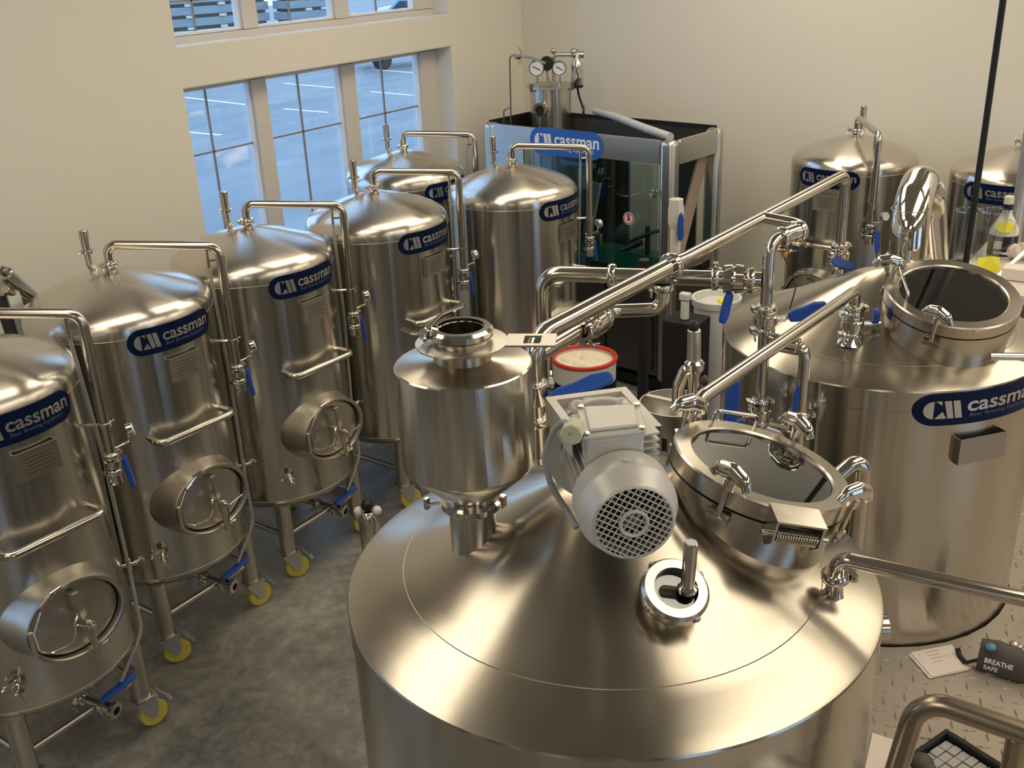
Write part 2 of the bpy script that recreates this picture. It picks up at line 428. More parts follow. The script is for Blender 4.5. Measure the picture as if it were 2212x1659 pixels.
for i, (a, b, c, d) in enumerate(RW_):
    if i < 2:
        t = Thing('window_%d' % (i + 5), (a, y0 - .1, c), None, None, kind='structure')
        f = MB(); n = 4
        for k in range(n + 1): f.box((a + (b - a) * k / n * .985 + .015, y0 - .12, (c + d) / 2), (.05, .06, d - c - .01))
        for k in range(6): f.box(((a + b) / 2, y0 - .12, c + .03 + (d - c - .06) * k / 5), (b - a - .01, .05, .05))
        t.part('window_frame', f, 'trim_white', smooth=False)
        t.part('window_pane', MB().box(((a + b) / 2, y0 - .16, (c + d) / 2), (b - a - .004, .004, d - c - .004)), 'window_glass', smooth=False)
    else:
        t = Thing('door_1', (a, y0 - .1, 0), None, None, kind='structure')  # unseen dark door, added for contrast streaks in the reflecting steel
        t.part('door_leaf', MB().box(((a + b) / 2, y0 - .12, (c + d) / 2), (b - a - .01, .05, d - c - .01)), 'door_brown', smooth=False)
# unseen dark panels, added on two walls to stripe the steel reflections
for i, (ya, yb, h_) in enumerate(((-5.3, -4.5, 2.4), (-3.8, -1.2, 3.4), (.2, 1.0, 2.4), (1.7, 3.1, 3.0), (3.9, 4.7, 2.4))):
    struct('door_%d' % (i + 2), cbox((x0, ya, 0), (x0 + .05, yb, h_)), 'door_brown', smooth=False)
for i, (xa, xb, h_) in enumerate(((-5.6, -4.2, 3.2), (-1.1, -.1, 2.4), (.3, .9, 3.2), (3.9, 4.9, 3.2), (6.5, 7.5, 3.2))):
    struct('door_%d' % (i + 7), cbox((xa, y0, 0), (xb, y0 + .05, h_)), 'door_brown', smooth=False)
# ceiling panels
for i, (lx, ly) in enumerate(LAMPS):
    if i == 0:
        t = Thing('ceiling_light', (lx, ly, zt), 'flat warm white light panel under the ceiling', 'ceiling light', 'light panels on the ceiling')
        P0 = t.o
        t.part('lamp_housing', MB().box((lx, ly, zt - .03), (3.0, 1.34, .055)), 'trim_white', smooth=False)
        t.part('lamp_diffuser', MB().box((lx, ly, zt - .0625), (2.9, 1.24, .008)), 'lamp_diffuser', smooth=False)
    else:
        c = copy_tree(P0); c.location = (lx, ly, zt)
    (P0 if i == 0 else c)['label'] = 'flat warm light panel on the ceiling ' + ('above the left tanks', 'above the rear tanks', 'above the kettle', 'near the right end of the back wall', 'behind the camera by the window wall', 'behind the camera, middle of the room', 'by the right wall, third from the back', 'in the corner of back and right walls', 'nearest the dark front wall', 'above the filling machine')[i]

# ------------------------------------------------------------------ outside
struct('ground', cbox((-30, y1 + .27, -.25), (70, 60, -.12)), 'asphalt', smooth=False)
def win_to_ground(u, v, z=-.12):
    return pz(u, v, z)
for i, (a, b) in enumerate((((397, 210), (580, 232)), ((400, 285), (478, 292)), ((612, 180), (772, 194)), ((612, 235), (710, 243)), ((800, 150), (932, 160)), ((800, 198), (892, 206)))):
    p, q = pz(*a, -.115), pz(*b, -.115); d = (q - p); n = V((-d.y, d.x, 0)).normalized() * .07
    single('parking_line', MB().add([p - n, q - n, q + n, p + n], [(0, 1, 2, 3)]), 'line_white', ['long white bay line behind the left lower window light', 'short white bay line low in the left window light', 'upper white bay line seen through the middle window light', 'lower white bay line seen through the middle window light', 'upper white bay line seen through the right window light', 'short lower white bay line seen through the right window light'][i], 'road marking', smooth=False)
p, q = pz(330, 196, -.12), pz(800, 120, -.12); d = (q - p).normalized(); n = V((-d.y, d.x, 0))
struct('ground_strip', MB().prism([(0, 0), ((q - p).length, 0), ((q - p).length, 1.1), (0, 1.1)], 0, .10, fr(p, (0, 0, 1), None) @ Matrix.Rotation(0, 4, 'Z') if False else Matrix.Translation(p) @ Matrix.Rotation(math.atan2(d.y, d.x), 4, 'Z')), 'curb', smooth=False)
# lumber stacks and vehicles beyond the lot, seen through the upper window
def stack(px0, px1, vy, vy2, rows, label):
    a = pz(px0, vy, -.12); b = pz(px1, vy2, -.12); d = (b - a); L = math.hypot(d.x, d.y); ang = math.atan2(d.y, d.x)
    base = V((a.x, a.y, -.12)); t = Thing('lumber_stack', base, label, 'lumber', 'wrapped lumber stacks across the lot')
    m_ = Matrix.Translation(base) @ Matrix.Rotation(ang, 4, 'Z'); hgt = .33
    for k in range(rows):
        t.part('lumber_bundle', MB().box((L / 2, .6, .18 + k * (hgt + .10)), (L, 1.2, hgt - .02), m_), 'lumber', smooth=False, bevel=.03)
        if k: t.part('spacer', MB().box((L / 2, .6, .18 + k * (hgt + .1) - hgt / 2 - .05), (L - .3, 1.1, .09), m_), 'lumber_dark', smooth=False)
    for k in range(rows - 1):
        for f_ in (.33, .6): t.part('bearer', MB().box((L * f_, -.02, .18 + (k + 1) * (hgt + .1) - hgt / 2 - .05), (.28, .1, .10), m_), 'cream_plastic', smooth=False)
stack(330, 590, 118, 92, 9, 'wrapped lumber stack behind the left upper window light')
stack(632, 755, 93, 80, 8, 'wrapped lumber stack behind the middle upper window light')
def car(px, vy, dist, m, label, L=4.4, ang=0, name='car'):
    a = pz(px, vy, -.12); t = Thing(name, a, label, 'car')
    m_ = Matrix.Translation(a) @ Matrix.Rotation(ang, 4, 'Z')
    prof = [(-L / 2, .35), (-L / 2, .8), (-L * .30, .95), (-L * .18, 1.45), (L * .22, 1.48), (L * .36, 1.0), (L / 2, .85), (L / 2, .35)]
    mm = m_ @ Matrix.Rotation(PI / 2, 4, 'X')
    t.part('car_body', MB().prism(prof, -.85, .85, mm), m, bevel=.08)
    t.part('car_window', MB().prism([(-L * .26, .98), (-L * .16, 1.38), (L * .20, 1.4), (L * .30, 1.02)], -.87, .87, mm), 'car_glass')
    for sx in (-.32, .32):
        for sy in (-.8, .8):
            c = m_ @ V((L * sx, sy, .33)); ax = m_.to_3x3() @ V((0, 1, 0)); t.part('wheel', MB().cyl(c - ax * .1, c + ax * .1, .33), 'black_rubber')
car(905, 72, 0, 'car_teal', 'teal car parked beyond the lot behind the right upper window light', ang=-.9)
car(930, 52, 0, 'car_white', 'white van parked behind the teal car', L=5, ang=-.9, name='van')
t = Thing('trailer', pz(802, 153, -.12), 'dark trailer parked at the far edge of the lot', 'trailer'); a = pz(802, 153, -.12); b = pz(940, 141, -.12); d = b - a; L = math.hypot(d.x, d.y)
m_ = Matrix.Translation(V((a.x, a.y, -.12))) @ Matrix.Rotation(math.atan2(d.y, d.x), 4, 'Z')
t.part('trailer_bed', MB().box((L / 2 + .2, .9, .62), (L + .6, 1.6, .16), m_), 'lumber_dark', smooth=False); t.part('side_rail', MB().box((L / 2 + .2, .08, .95), (L + .6, .06, .1), m_), 'line_white', smooth=False)
for k in (.2, .9):
    c = m_ @ V((L * k, .15, .28)); ax = m_.to_3x3() @ V((0, 1, 0)); t.part('wheel', MB().cyl(c - ax * .1, c + ax * .1, .3), 'black_rubber')

# ------------------------------------------------------------------ bright tanks
def polar(r, deg, z): a = math.radians(deg); return V((r * math.cos(a), r * math.sin(a), z))
TR = .42
def make_brite():
    root = bpy.data.objects.new('bright_tank', None); COL.objects.link(root); root.empty_display_size = .1
    def P_(name, mb, m, parent=None, **k): return mb.build(name, m, parent or root, **k)
    sh = MB().lathe([(TR - .004, .50), (TR, .503), (TR, .55), (TR, 1.0), (TR, 1.5), (TR, 1.703), (TR - .004, 1.706)], seg=96, cap=False)
    shell = P_('tank_shell', sh, 'tank_steel')
    w = MB(); w.torus((0, 0, .503), (0, 0, 1), TR, .003, 72, n=6); P_('weld_seam', w, 'weld', shell); w = MB(); w.torus((0, 0, 1.706), (0, 0, 1), TR, .003, 72, n=6); P_('weld_seam', w, 'weld', shell)
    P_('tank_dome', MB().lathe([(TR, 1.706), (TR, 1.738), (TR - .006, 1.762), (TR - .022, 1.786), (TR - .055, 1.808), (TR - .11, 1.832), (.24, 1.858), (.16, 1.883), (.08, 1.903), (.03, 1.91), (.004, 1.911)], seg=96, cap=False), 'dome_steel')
    P_('tank_bottom', MB().lathe([(.004, .40), (.12, .402), (.25, .412), (.34, .430), (.39, .455), (.414, .485), (TR, .50)], seg=72, cap=False), 'tank_steel')
    # top outlet and CIP arm
    arm = MB().cyl((0, 0, 1.905), (0, 0, 1.932), .026); P_('top_ferrule', arm, 'pipe_steel')
    P_('clamp', clamp_mb((0, 0, 1.94), (0, 0, 1), .024, (-1, .3, 0)), 'bright_steel')
    A = V((.305, -.395, 0)); bx = A
    cip = P_('cip_arm', MB().tube([(0, 0, 1.935), (0, 0, 2.03), bx + V((0, 0, 1.995)), bx + V((0, 0, 1.40))], .021, .055), 'pipe_steel')
    br = MB(); a0 = polar(TR - .005, -52, 1.535); br.cyl(a0, bx + V((0, 0, 1.535)), .007, seg=10); br.ringl([(.019, -.008), (.026, -.008), (.026, .008), (.019, .008)], fr(bx + V((0, 0, 1.535))), 16); br.cyl(bx + V((.02, .0, 1.535)), bx + V((.05, .01, 1.535)), .005, seg=8)
    P_('pipe_bracket', br, 'bright_steel')
    vz = 1.365
    P_('clamp', clamp_mb(bx + V((0, 0, vz + .035)), (0, 0, 1), .02, (1, .2, 0)), 'bright_steel')
    vb = P_('valve_body', MB().lathe([(.02, -.022), (.034, -.016), (.036, 0), (.034, .016), (.02, .022)], fr(bx + V((0, 0, vz))), 20), 'bright_steel')
    P_('clamp', clamp_mb(bx + V((0, 0, vz - .035)), (0, 0, 1), .02, (-1, .2, 0)), 'bright_steel')
    P_('valve_stub', MB().lathe([(.022, 0), (.03, .004), (.028, .045), (.02, .05)], fr(bx + V((0, 0, vz - .09))), 18), 'bright_steel')
    g = MB().cyl(bx + V((.0, 0, vz + .055)), bx + V((.085, -.015, vz + .065)), .006, seg=10); g.cyl(bx + V((.085, -.015, vz + .05)), bx + V((.085, -.015, vz + .085)), .007, seg=10)
    P_('gauge_stem', g, 'bright_steel')
    gc = bx + V((.092, -.018, vz + .112)); ga = V((.85, -.50, .15)).normalized()
    gg = P_('pressure_gauge', MB().cyl(gc - ga * .014, gc + ga * .012, .031), 'bright_steel'); P_('gauge_dial', MB().cyl(gc + ga * .0125, gc + ga * .0145, .026), 'gauge_face', gg)
    h = MB().cyl(bx + V((.03, 0, vz)), bx + V((.05, -.004, vz)), .008, seg=10); P_('valve_stem', h, 'bright_steel', vb)
    P_('valve_handle', handle_mb(bx + V((.05, -.004, vz + .01)), (.10, -.05, -1), (.7, -.7, .1), .15, .036), 'blue_grip', bevel=.004)
    # relief valve
    pr = MB().tube([(-.002, .105, 1.87), (-.017, .133, 1.92), (-.017, .133, 1.99)], .017, .03, 14); P_('relief_stub', pr, 'pipe_steel')
    rv = MB().cyl((-.017, .133, 1.985), (-.017, .133, 2.085), .0215); rv.ringl([(.02, -.006), (.034, -.005), (.034, .005), (.02, .006)], fr((-.017, .133, 1.985)), 20); rv.cyl((-.072, .133, 1.985), (-.017, .133, 1.985), .004, seg=8); P_('relief_valve', rv, 'pipe_steel')
    # gauge tube
    st0 = polar(TR + .03, -45, 0)
    P_('tube_fitting', MB().cyl(bx * .9 + V((-.01, .0, 1.90)), bx * .9 + V((-.01, 0, 1.98)), .007, seg=10).cyl(bx * .9 + V((-.01, 0, 1.93)), bx + V((0, 0, 1.93)), .005, seg=8), 'bright_steel')
    q0 = bx * .9 + V((-.01, 0, 1.90)); q1 = V((.37, -.24, .80)); q2 = V((.33, -.30, .50)); q3 = V((.16, -.34, .36))
    P_('level_hose', MB().tube([q0, q0.lerp(q1, .5) + V((.012, 0, 0)), q1, q2, q3], .0085, .12, 10), 'hose_clear')
    lv = MB().cyl(polar(TR - .01, -33, .80), polar(TR + .06, -33, .80), .009, seg=12); lv.cyl(q1 + V((0, 0, -.03)), q1 + V((0, 0, .03)), .012, seg=12); lv.cyl(q1, q1 + V((.055, -.01, .0)), .006, seg=8); lv.box(q1 + V((.06, -.01, 0)), (.012, .035, .012)); P_('level_valve', lv, 'bright_steel')
    # name plate
    def fm(x, y, l):
        a = math.radians(-123) + x / (TR + .003); return V(((TR + .003 + l) * math.cos(a), (TR + .003 + l) * math.sin(a), 1.620 + y))
    badge(.45, fm, root, 'badge_navy', 'badge_letter', 'badge_small', hk=.93)
    # data plate bracket
    m_ = fr(polar(TR + .014, -91, 1.525), polar(1, -91, 0), (0, 0, 1)); d_ = P_('data_plate', MB().box((0, 0, 0), (.165, .115, .004), m_).box((-.083, 0, -.012), (.003, .115, .026), m_).box((.083, 0, -.012), (.003, .115, .026), m_), 'satin_steel')
    ln = MB()
    for k in range(5): ln.box((-.0 + (k % 2) * .004, .03 - .015 * k, .0027), (.12 - (k % 3) * .015, .004, .0015), m_)
    P_('stamped_lines', ln, 'dark_steel', d_)
    # hand rail
    P_('grab_handle', MB().tube([polar(TR - .01, -121, 1.235), polar(TR + .10, -117, 1.232), polar(TR + .10, -69, 1.232), polar(TR - .01, -65, 1.235)], .0165, .045, 14), 'pipe_steel')
    # manway
    ma = -95; mz = .875; A_ = polar(1, ma, 0); mm = fr(polar(0, 0, mz), A_, (0, 0, 1)); rx, rz = .205, .170
    nk = MB().lathe([(1.16, .33), (1.08, .41), (1.02, .45), (1.0, .505), (.985, .512), (.93, .512), (.90, .508), (.90, .47)], mm, 64, cap=False, sx=rx, sy=rz); neck = P_('manway_neck', nk, 'satin_steel')
    nk = MB().torus(polar(TR - .012, ma, mz), A_, 1, .0, 8) if False else None
    door = MB().lathe([(.001, .498), (.55, .497), (.84, .488), (.88, .48), (.88, .45)], mm, 56, cap=False, sx=rx, sy=rz); dr = P_('manway_door', door, 'satin_steel')
    wire = MB(); loc = lambda x, y, z: mm @ V((x * 1.13, y * 1.1, z + .01))
    wire.tube([loc(-.055 + .0, .148, .507), loc(-.115, .105, .509), loc(-.155, .04, .512), loc(-.158, -.03, .53), loc(-.12, -.055, .535), loc(-.06, -.055, .55), loc(-.035, -.01, .555), loc(-.03, .02, .545), loc(-.01, .035, .53)], .0055, .03, 8, n=5); P_('swing_arm', wire, 'bright_steel', dr)
    
    for hg in (MB().cyl(loc(-.168, -.05, .515), loc(-.168, .05, .515), .010, seg=10), MB().cyl(loc(-.075, .148, .508), loc(-.035, .156, .508), .009, seg=10), MB().cyl(loc(.05, -.135, .51), loc(.075, -.125, .53), .009, seg=10)): P_('hinge_pin', hg, 'bright_steel', neck)
    cb = MB().box((0, 0, 0), (.024, .30, .012), mm @ Matrix.Translation((.012, -.012, .548)) @ Matrix.Rotation(.12, 4, 'Z')); cb.box((0, 0, 0), (.022, .014, .05), mm @ Matrix.Translation((-.004, .128, .525))); cb.box((0, 0, 0), (.022, .014, .05), mm @ Matrix.Translation((.028, -.152, .525))); P_('cross_bar', cb, 'satin_steel', dr)
    kn = MB().cyl(loc(.012, -.005, .49), loc(.012, -.005, .60), .010, seg=12).cyl(loc(.012, -.005, .555), loc(.012, -.005, .580), .018, seg=14)
    for a in (20, 140, 260): kn.cyl(loc(.012, -.005, .595), loc(.012 + .075 * math.cos(math.radians(a)), -.005 + .075 * math.sin(math.radians(a)), .605), .0045, seg=8)
    P_('screw_handle', kn, 'bright_steel', dr)
    # sample valve
    sp = polar(TR - .005, -126, .640); sa = polar(1, -126, 0); s2 = MB().cyl(sp, sp + sa * .05, .016, seg=14); P_('sample_stub', s2, 'bright_steel')
    P_('clamp', clamp_mb(sp + sa * .04, sa, .014, (-.5, 0, .8)), 'bright_steel')
    P_('sample_valve', MB().cyl(sp + sa * .05, sp + sa * .10, .014, seg=14).tube([sp + sa * .08, sp + sa * .085 + V((.02, -.005, -.055))], .008, .01, 10), 'bright_steel')
    # legs
    lx = .275
    for sx, sy in ((-1, -1), (1, -1), (-1, 1), (1, 1)):
        c = V((lx * sx, lx * sy, 0))
        lg = P_('leg', MB().lathe([(.042, .175), (.042, .47)], Matrix.Translation(c), 22).lathe([(.05, .168), (.05, .176)], Matrix.Translation(c), 20), 'satin_steel')
        rot = {(-1, -1): -.5, (1, -1): -.2, (-1, 1): 2.2, (1, 1): .8}[(sx, sy)]
        R3 = Matrix.Translation(c) @ Matrix.Rotation(rot, 4, 'Z')
        wc = V((.035, 0, .066))
        fk = MB().box((.01, 0, .158), (.10, .08, .012), R3)
        for s_ in (-1, 1): fk.prism([(-.045, .155), (.055, .155), (.055, .09), (.04, .05), (.02, .05)], -.0015, .0015, R3 @ Matrix.Translation((0, .026 * s_, 0)) @ Matrix.Rotation(PI / 2, 4, 'X'))
        fork = P_('caster_fork', fk, 'caster_grey', lg)
        P_('caster_wheel', MB().lathe([(.03, -.019), (.060, -.019), (.066, -.013), (.066, .013), (.060, .019), (.03, .019)], fr(R3 @ wc, R3.to_3x3() @ V((0, 1, 0))), 30), 'wheel_yellow', lg)
        pd_ = MB().box((0, 0, 0), (.062, .056, .004), R3 @ Matrix.Translation((.092, 0, .138)) @ Matrix.Rotation(.95, 4, 'Y')).box((0, 0, 0), (.02, .052, .004), R3 @ Matrix.Translation((.118, 0, .098)) @ Matrix.Rotation(.1, 4, 'Y'))
        P_('brake_pedal', pd_, 'caster_grey', lg)
    for a, b in (((-1, -1), (1, -1)), ((1, -1), (1, 1)), ((1, 1), (-1, 1)), ((-1, 1), (-1, -1))):
        P_('leg_brace', MB().cyl((lx * a[0], lx * a[1], .27), (lx * b[0], lx * b[1], .27), .016, seg=14), 'satin_steel')
    # outlet
    P_('outlet_pipe', MB().tube([(0, 0, .42), (0, 0, .33), (.03, -.10, .30), (.075, -.30, .275)], .019, .04), 'pipe_steel')
    P_('clamp', clamp_mb((.05, -.20, .2875), (.045, -.2, -.025), .019, (-1, 0, .5)), 'bright_steel')
    oc = V((.085, -.335, .27)); oa = V((.22, -.97, -.1)).normalized()
    ov = P_('outlet_valve', MB().ringl([(.017, -.04), (.036, -.038), (.036, -.02), (.028, -.016), (.028, .012), (.036, .018), (.036, .036), (.019, .04)], fr(oc, oa), 22), 'bright_steel')
    P_('bore', MB().cyl(oc - oa * .03, oc + oa * .02, .018), 'black_matte', ov)
    P_('outlet_handle', handle_mb(oc + V((-.03, .0, .055)), (1, .05, .06), (-.05, -.3, 1), .19, .036), 'blue_grip', bevel=.004)
    return root
brite = make_brite()
BT = [(1.78, 3.83, 0, 'stainless bright tank cut off by the left photo edge, nearest of the row'),
      (2.69, 4.11, 0, 'stainless bright tank behind the nearest one, whole oval door and blue valve lever in view'),
      (3.545, 4.14, 0, 'third stainless bright tank from the left, in front of the left window light'),
      (4.47, 4.08, 0, 'fourth stainless bright tank from the left, partly behind the steel hopper'),
      (5.57, 4.77, 0, 'rearmost bright tank against the window, its dome bluish with daylight'),
      (5.45, 3.77, 0, 'bright tank standing directly in front of the glazed filling machine'),
      (7.25, 2.12, -95, 'bright tank against the back wall, behind the long diagonal pipe'),
      (7.21, 1.05, -95, 'bright tank at the right photo edge behind the black hanging cable')]
for i, (x, y, r, lb) in enumerate(BT):
    o = brite if i == 0 else copy_tree(brite)
    o.location = (x, y, 0); o.rotation_euler.z = math.radians(r); tag(o, lb, 'brewing tank', 'stainless bright tanks')

#@@PART2
# ------------------------------------------------------------------ filling machine
MW = V((.992, -.126, 0)); MU = V((.126, .992, 0)); MO = V((6.50, 3.14, 0))
MM = Matrix.Identity(4)
for i in range(3): MM[i][0] = MW[i]; MM[i][1] = MU[i]; MM[i][2] = (0, 0, 1)[i]; MM[i][3] = MO[i]
ML, MD, MH = 1.80, .69, 1.92
def mb_box(a0, a1, b0, b1, z0, z1, mb=None):
    mb = mb or MB(); return mb.box(((b0 + b1) / 2, (a0 + a1) / 2, (z0 + z1) / 2), (b1 - b0, a1 - a0, z1 - z0), MM)
t = Thing('filling_machine', MO, 'tall glazed filling machine with stainless frame and blue maker badge, in the back corner', 'machine')
for a, b in ((0, 0), (ML - .12, 0), (0, MD - .1), (ML - .12, MD - .1)):
    t.part('corner_post', mb_box(a, a + .12, b, b + .10, .10, MH, MB()), 'frame_steel', bevel=.032)
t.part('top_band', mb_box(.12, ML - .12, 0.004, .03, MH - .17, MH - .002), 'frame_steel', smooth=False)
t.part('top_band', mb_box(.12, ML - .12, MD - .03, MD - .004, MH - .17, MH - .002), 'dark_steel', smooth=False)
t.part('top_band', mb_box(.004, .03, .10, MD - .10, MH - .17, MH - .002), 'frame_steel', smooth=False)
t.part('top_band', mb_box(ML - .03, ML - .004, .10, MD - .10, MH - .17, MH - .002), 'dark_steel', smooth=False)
t.part('roof_panel', mb_box(.03, ML - .03, .03, MD - .03, MH - .17, MH - .155), 'inside_dark', smooth=False)
ed = mb_box(.06, ML - .06, MD - .034, MD - .022, MH - .02, MH + .012); mb_box(ML - .036, ML - .022, .06, MD - .06, MH - .02, MH + .012, ed); t.part('edge_gasket', ed, 'black_rubber', smooth=False)
t.part('base_cabinet', mb_box(.12, ML - .12, .02, MD - .02, .14, .86), 'dark_steel', smooth=False)
cp = mb_box(.16, .56, .004, .02, .18, .80); mb_box(.60, 1.1, .004, .02, .18, .80, cp); mb_box(1.14, 1.64, .004, .02, .18, .80, cp); t.part('cabinet_panel', cp, 'dark_steel', smooth=False, bevel=.004)
t.part('side_panel', mb_box(.02, .05, .10, MD - .10, .14, .86), 'dark_steel', smooth=False)
t.part('plinth', mb_box(.03, ML - .03, .03, MD - .03, .03, .10), 'black_matte', smooth=False)
for a in (.08, ML - .08):
    for b in (.08, MD - .08):
        c = MM @ V((b, a, 0)); t.part('levelling_foot', MB().cyl(c, c + V((0, 0, .035)), .03), 'black_rubber')
t.part('deck_plate', mb_box(.12, ML - .12, .03, MD - .03, .86, .885), 'satin_steel', smooth=False)
t.part('left_panel', mb_box(ML - .42, ML - .12, .008, .02, .86, MH - .17), 'frame_steel', smooth=False)
for a0, a1 in ((.125, .63), (.635, ML - .425)):
    d = t.part('glass_door', mb_box(a0, a1, .006, .012, .87, MH - .175), 'cabinet_glass', smooth=False)
c = MM @ V((-.006, .14, 1.56)); t.part('door_latch', MB().box((-.012, .135, 1.56), (.03, .05, .035), MM).box((-.012, .16, 1.53), (.03, .03, .035), MM), 'bright_steel', bevel=.004)
# warning sticker
sc = MM @ V((.003, .375, 1.335)); fm_ = fr(sc, -MW, (0, 0, 1))
st = t.part('warning_sticker', MB().lathe([(.047, 0), (.047, .001)], fm_, 24), 'white_letter')
sm = MB().ringl([(.035, .0012), (.042, .0012), (.042, .0018), (.035, .0018)], fm_, 24); sm.box((0, 0, .0015), (.022, .038, .001), fm_); sm.box((.014, -.004, .0015), (.008, .016, .001), fm_)
for k in range(4): sm.box((-.0085 + k * .0057, .024, .0015), (.0045, .018, .001), fm_)
t.part('hand_symbol', sm, 'red_plastic', st, smooth=False)
# inner works
t.part('back_panel', mb_box(.16, .42, MD - .12, MD - .10, .90, MH - .18), 'dark_steel', smooth=False)
t.part('back_panel', mb_box(.78, ML - .13, MD - .12, MD - .10, .90, MH - .18), 'dark_steel', smooth=False)
t.part('conveyor_belt', mb_box(.14, ML - .14, .10, .32, .98, 1.02), 'green_belt', smooth=False)
t.part('conveyor_side', mb_box(.14, ML - .14, .08, .095, .93, 1.05), 'green_belt', smooth=False)
t.part('filler_block', mb_box(1.0, 1.3, .30, .55, 1.10, 1.70), 'dark_steel', smooth=False, bevel=.01)
fa = MB(); fa.box((.20, .93, 1.535), (.06, .10, .16), MM); fa.box((0, 0, 0), (.05, .07, .46), MM @ Matrix.Translation((.20, .86, 1.30)) @ Matrix.Rotation(.22, 4, 'X')); fa.box((.2, .80, 1.07), (.04, .05, .10), MM); t.part('filling_arm', fa, 'frame_steel', smooth=False, bevel=.006)
ar = MB().tube([MM @ V((.15, .50, 1.10)), MM @ V((.15, .25, 1.22)), MM @ V((.15, .15, 1.25))], .014).tube([MM @ V((.15, .62, 1.00)), MM @ V((.15, .36, 1.12))], .022); ar.cyl(MM @ V((.2, .34, .9)), MM @ V((.2, .34, 1.24)), .018); ar.cyl(MM @ V((.2, .2, .9)), MM @ V((.2, .2, 1.24)), .008); t.part('guide_arm', ar, 'dark_steel')
gd = MB()
for a in (.35, .8, 1.0): gd.cyl(MM @ V((.08, a, .88)), MM @ V((.08, a, 1.02)), .007)
t.part('guide_rod', gd, 'satin_steel')
t.part('control_box', mb_box(.82, 1.02, .05, .09, .89, .98), 'teal_part', smooth=False, bevel=.01); t.part('blue_bracket', mb_box(.70, 1.02, .015, .05, 1.66, 1.70), 'cyan_part', smooth=False, bevel=.008)
t.part('orange_guard', MB().cyl(MM @ V((.25, .66, .89)), MM @ V((.25, .66, .95)), .09), 'orange_part')
bd = MB().box((0, 0, 0), (.13, .02, .95), MM @ Matrix.Translation((.36, .10, 1.30)) @ Matrix.Rotation(.42, 4, 'Y')); t.part('sloping_board', bd, 'wood_board', smooth=False, bevel=.003)
t.part('side_rail', MB().box((MD / 2, .03, .98), (MD - .2, .04, .05), MM), 'satin_steel', smooth=False)
def fmm(x, y, l):
    return MM @ V((.0035 - l, 1.29 - x, 1.752 + y + 0 * l))
w_ = .60
def fmm(x, y, l): return MM @ V((.0035 - l, 1.30 - x, 1.728 + y))
badge(.70, fmm, t.o, 'badge_blue', 'white_letter', 'white_letter', second='Brewing equipment')
for ch in t.o.children:
    if ch.name.startswith('name_plate'):
        ch.location = -MO
# vessel on the roof
def rr(px_w, p): return px_w / 2 * (p - V((0, 0, HC))).length / FPX
zr = MH - .155
vp = pz(1192, 290, zr); vh = hd(vp); vr = rr(86, vp)
def vz_(v, u=1192): return pd(u, v, vh).z
t = Thing('gauge_vessel', vp, 'upright steel vessel with round dial gauges standing on the filling machine roof', 'vessel')
zt_ = vz_(180)
t.part('vessel_body', MB().lathe([(vr - .003, 0), (vr, .004), (vr, zt_ - zr - .03)], Matrix.Translation(vp), 40), 'tank_steel')
t.part('top_flange', MB().lathe([(vr, 0), (vr + .022, .004), (vr + .022, .026), (vr - .01, .034)], Matrix.Translation((vp.x, vp.y, zt_ - .034)), 40), 'satin_steel')
R0 = RW[0].copy(); R0.z = 0; R0.normalize(); TC = V((-vp.x, -vp.y, 0)).normalized()   # sideways and front of the vessel
for k in range(3): c = V((vp.x, vp.y, zt_ - .017)) + Matrix.Rotation(2.1 * k + .6, 3, 'Z') @ (-R0 * (vr + .022)); t.part('flange_bolt', MB().cyl(c + V((0, 0, -.03)), c + V((0, 0, .03)), .014, seg=10), 'dark_steel')
sgc = pd(1168, 237, vh - vr); sa_ = (TC - R0 * .35).normalized(); sb = t.part('sight_glass', MB().ringl([(.036, -.03), (.058, -.03), (.058, .02), (.036, .02)], fr(V((sgc.x, sgc.y, sgc.z)) + TC * .0, sa_), 24), 'bright_steel'); t.part('dark_glass', MB().cyl(sgc - sa_ * .03, sgc + sa_ * .012, .037), 'black_matte', sb)
def gauge(T, u, v, d, r, ax, stem_z, m='gauge_face'):
    c = pd(u, v, d); g = T.part('dial_gauge', MB().cyl(c - ax * .02, c + ax * .014, r), 'dark_steel'); T.part('gauge_dial', MB().cyl(c + ax * .0145, c + ax * .017, r * .86), m, g)
    nd = MB().box((0, 0, .0185), (r * 1.1, .006, .002), fr(c, ax) @ Matrix.Rotation(-.5, 4, 'Z')); T.part('needle', nd, 'black_matte', g, smooth=False)
    T.part('gauge_stem', MB().cyl((c.x, c.y, stem_z), (c.x, c.y, c.z - r + .005), .012, seg=10), 'bright_steel', g)
gauge(t, 1159, 147, vh - .05, .062, TC, zt_ - .002); gauge(t, 1208, 147, vh - .08, .056, TC, zt_ - .002)
gb = pd(1181, 137, vh + .02); g = t.part('dial_gauge', MB().cyl(gb - TC * .02, gb + TC * .02, .056), 'black_matte'); t.part('gauge_stem', MB().cyl((gb.x, gb.y, zt_ - .002), (gb.x, gb.y, gb.z - .055), .012, seg=10), 'bright_steel', g)
yk = MB().tube([pd(1196, 175, vh + .04), pd(1196, 118, vh + .04), pd(1250, 118, vh + .04)], .016, .03); yk.sphere(pd(1195, 110, vh + .04), .022); yk.sphere(pd(1239, 112, vh + .04), .028); yk.cyl(pd(1236, 118, vh + .04), pd(1262, 118, vh + .04), .026); t.part('top_yoke', yk, 'satin_steel')
cn = pd(1247, 160, vh - .02); t.part('air_cylinder', MB().lathe([(.014, .19), (.014, .13), (.045, .085), (.05, .07), (.05, -.07), (.046, -.08)], Matrix.Translation(cn), 24), 'bright_steel'); t.part('cylinder_cap', MB().cyl(cn + V((0, 0, -.105)), cn + V((0, 0, -.078)), .046), 'black_matte')
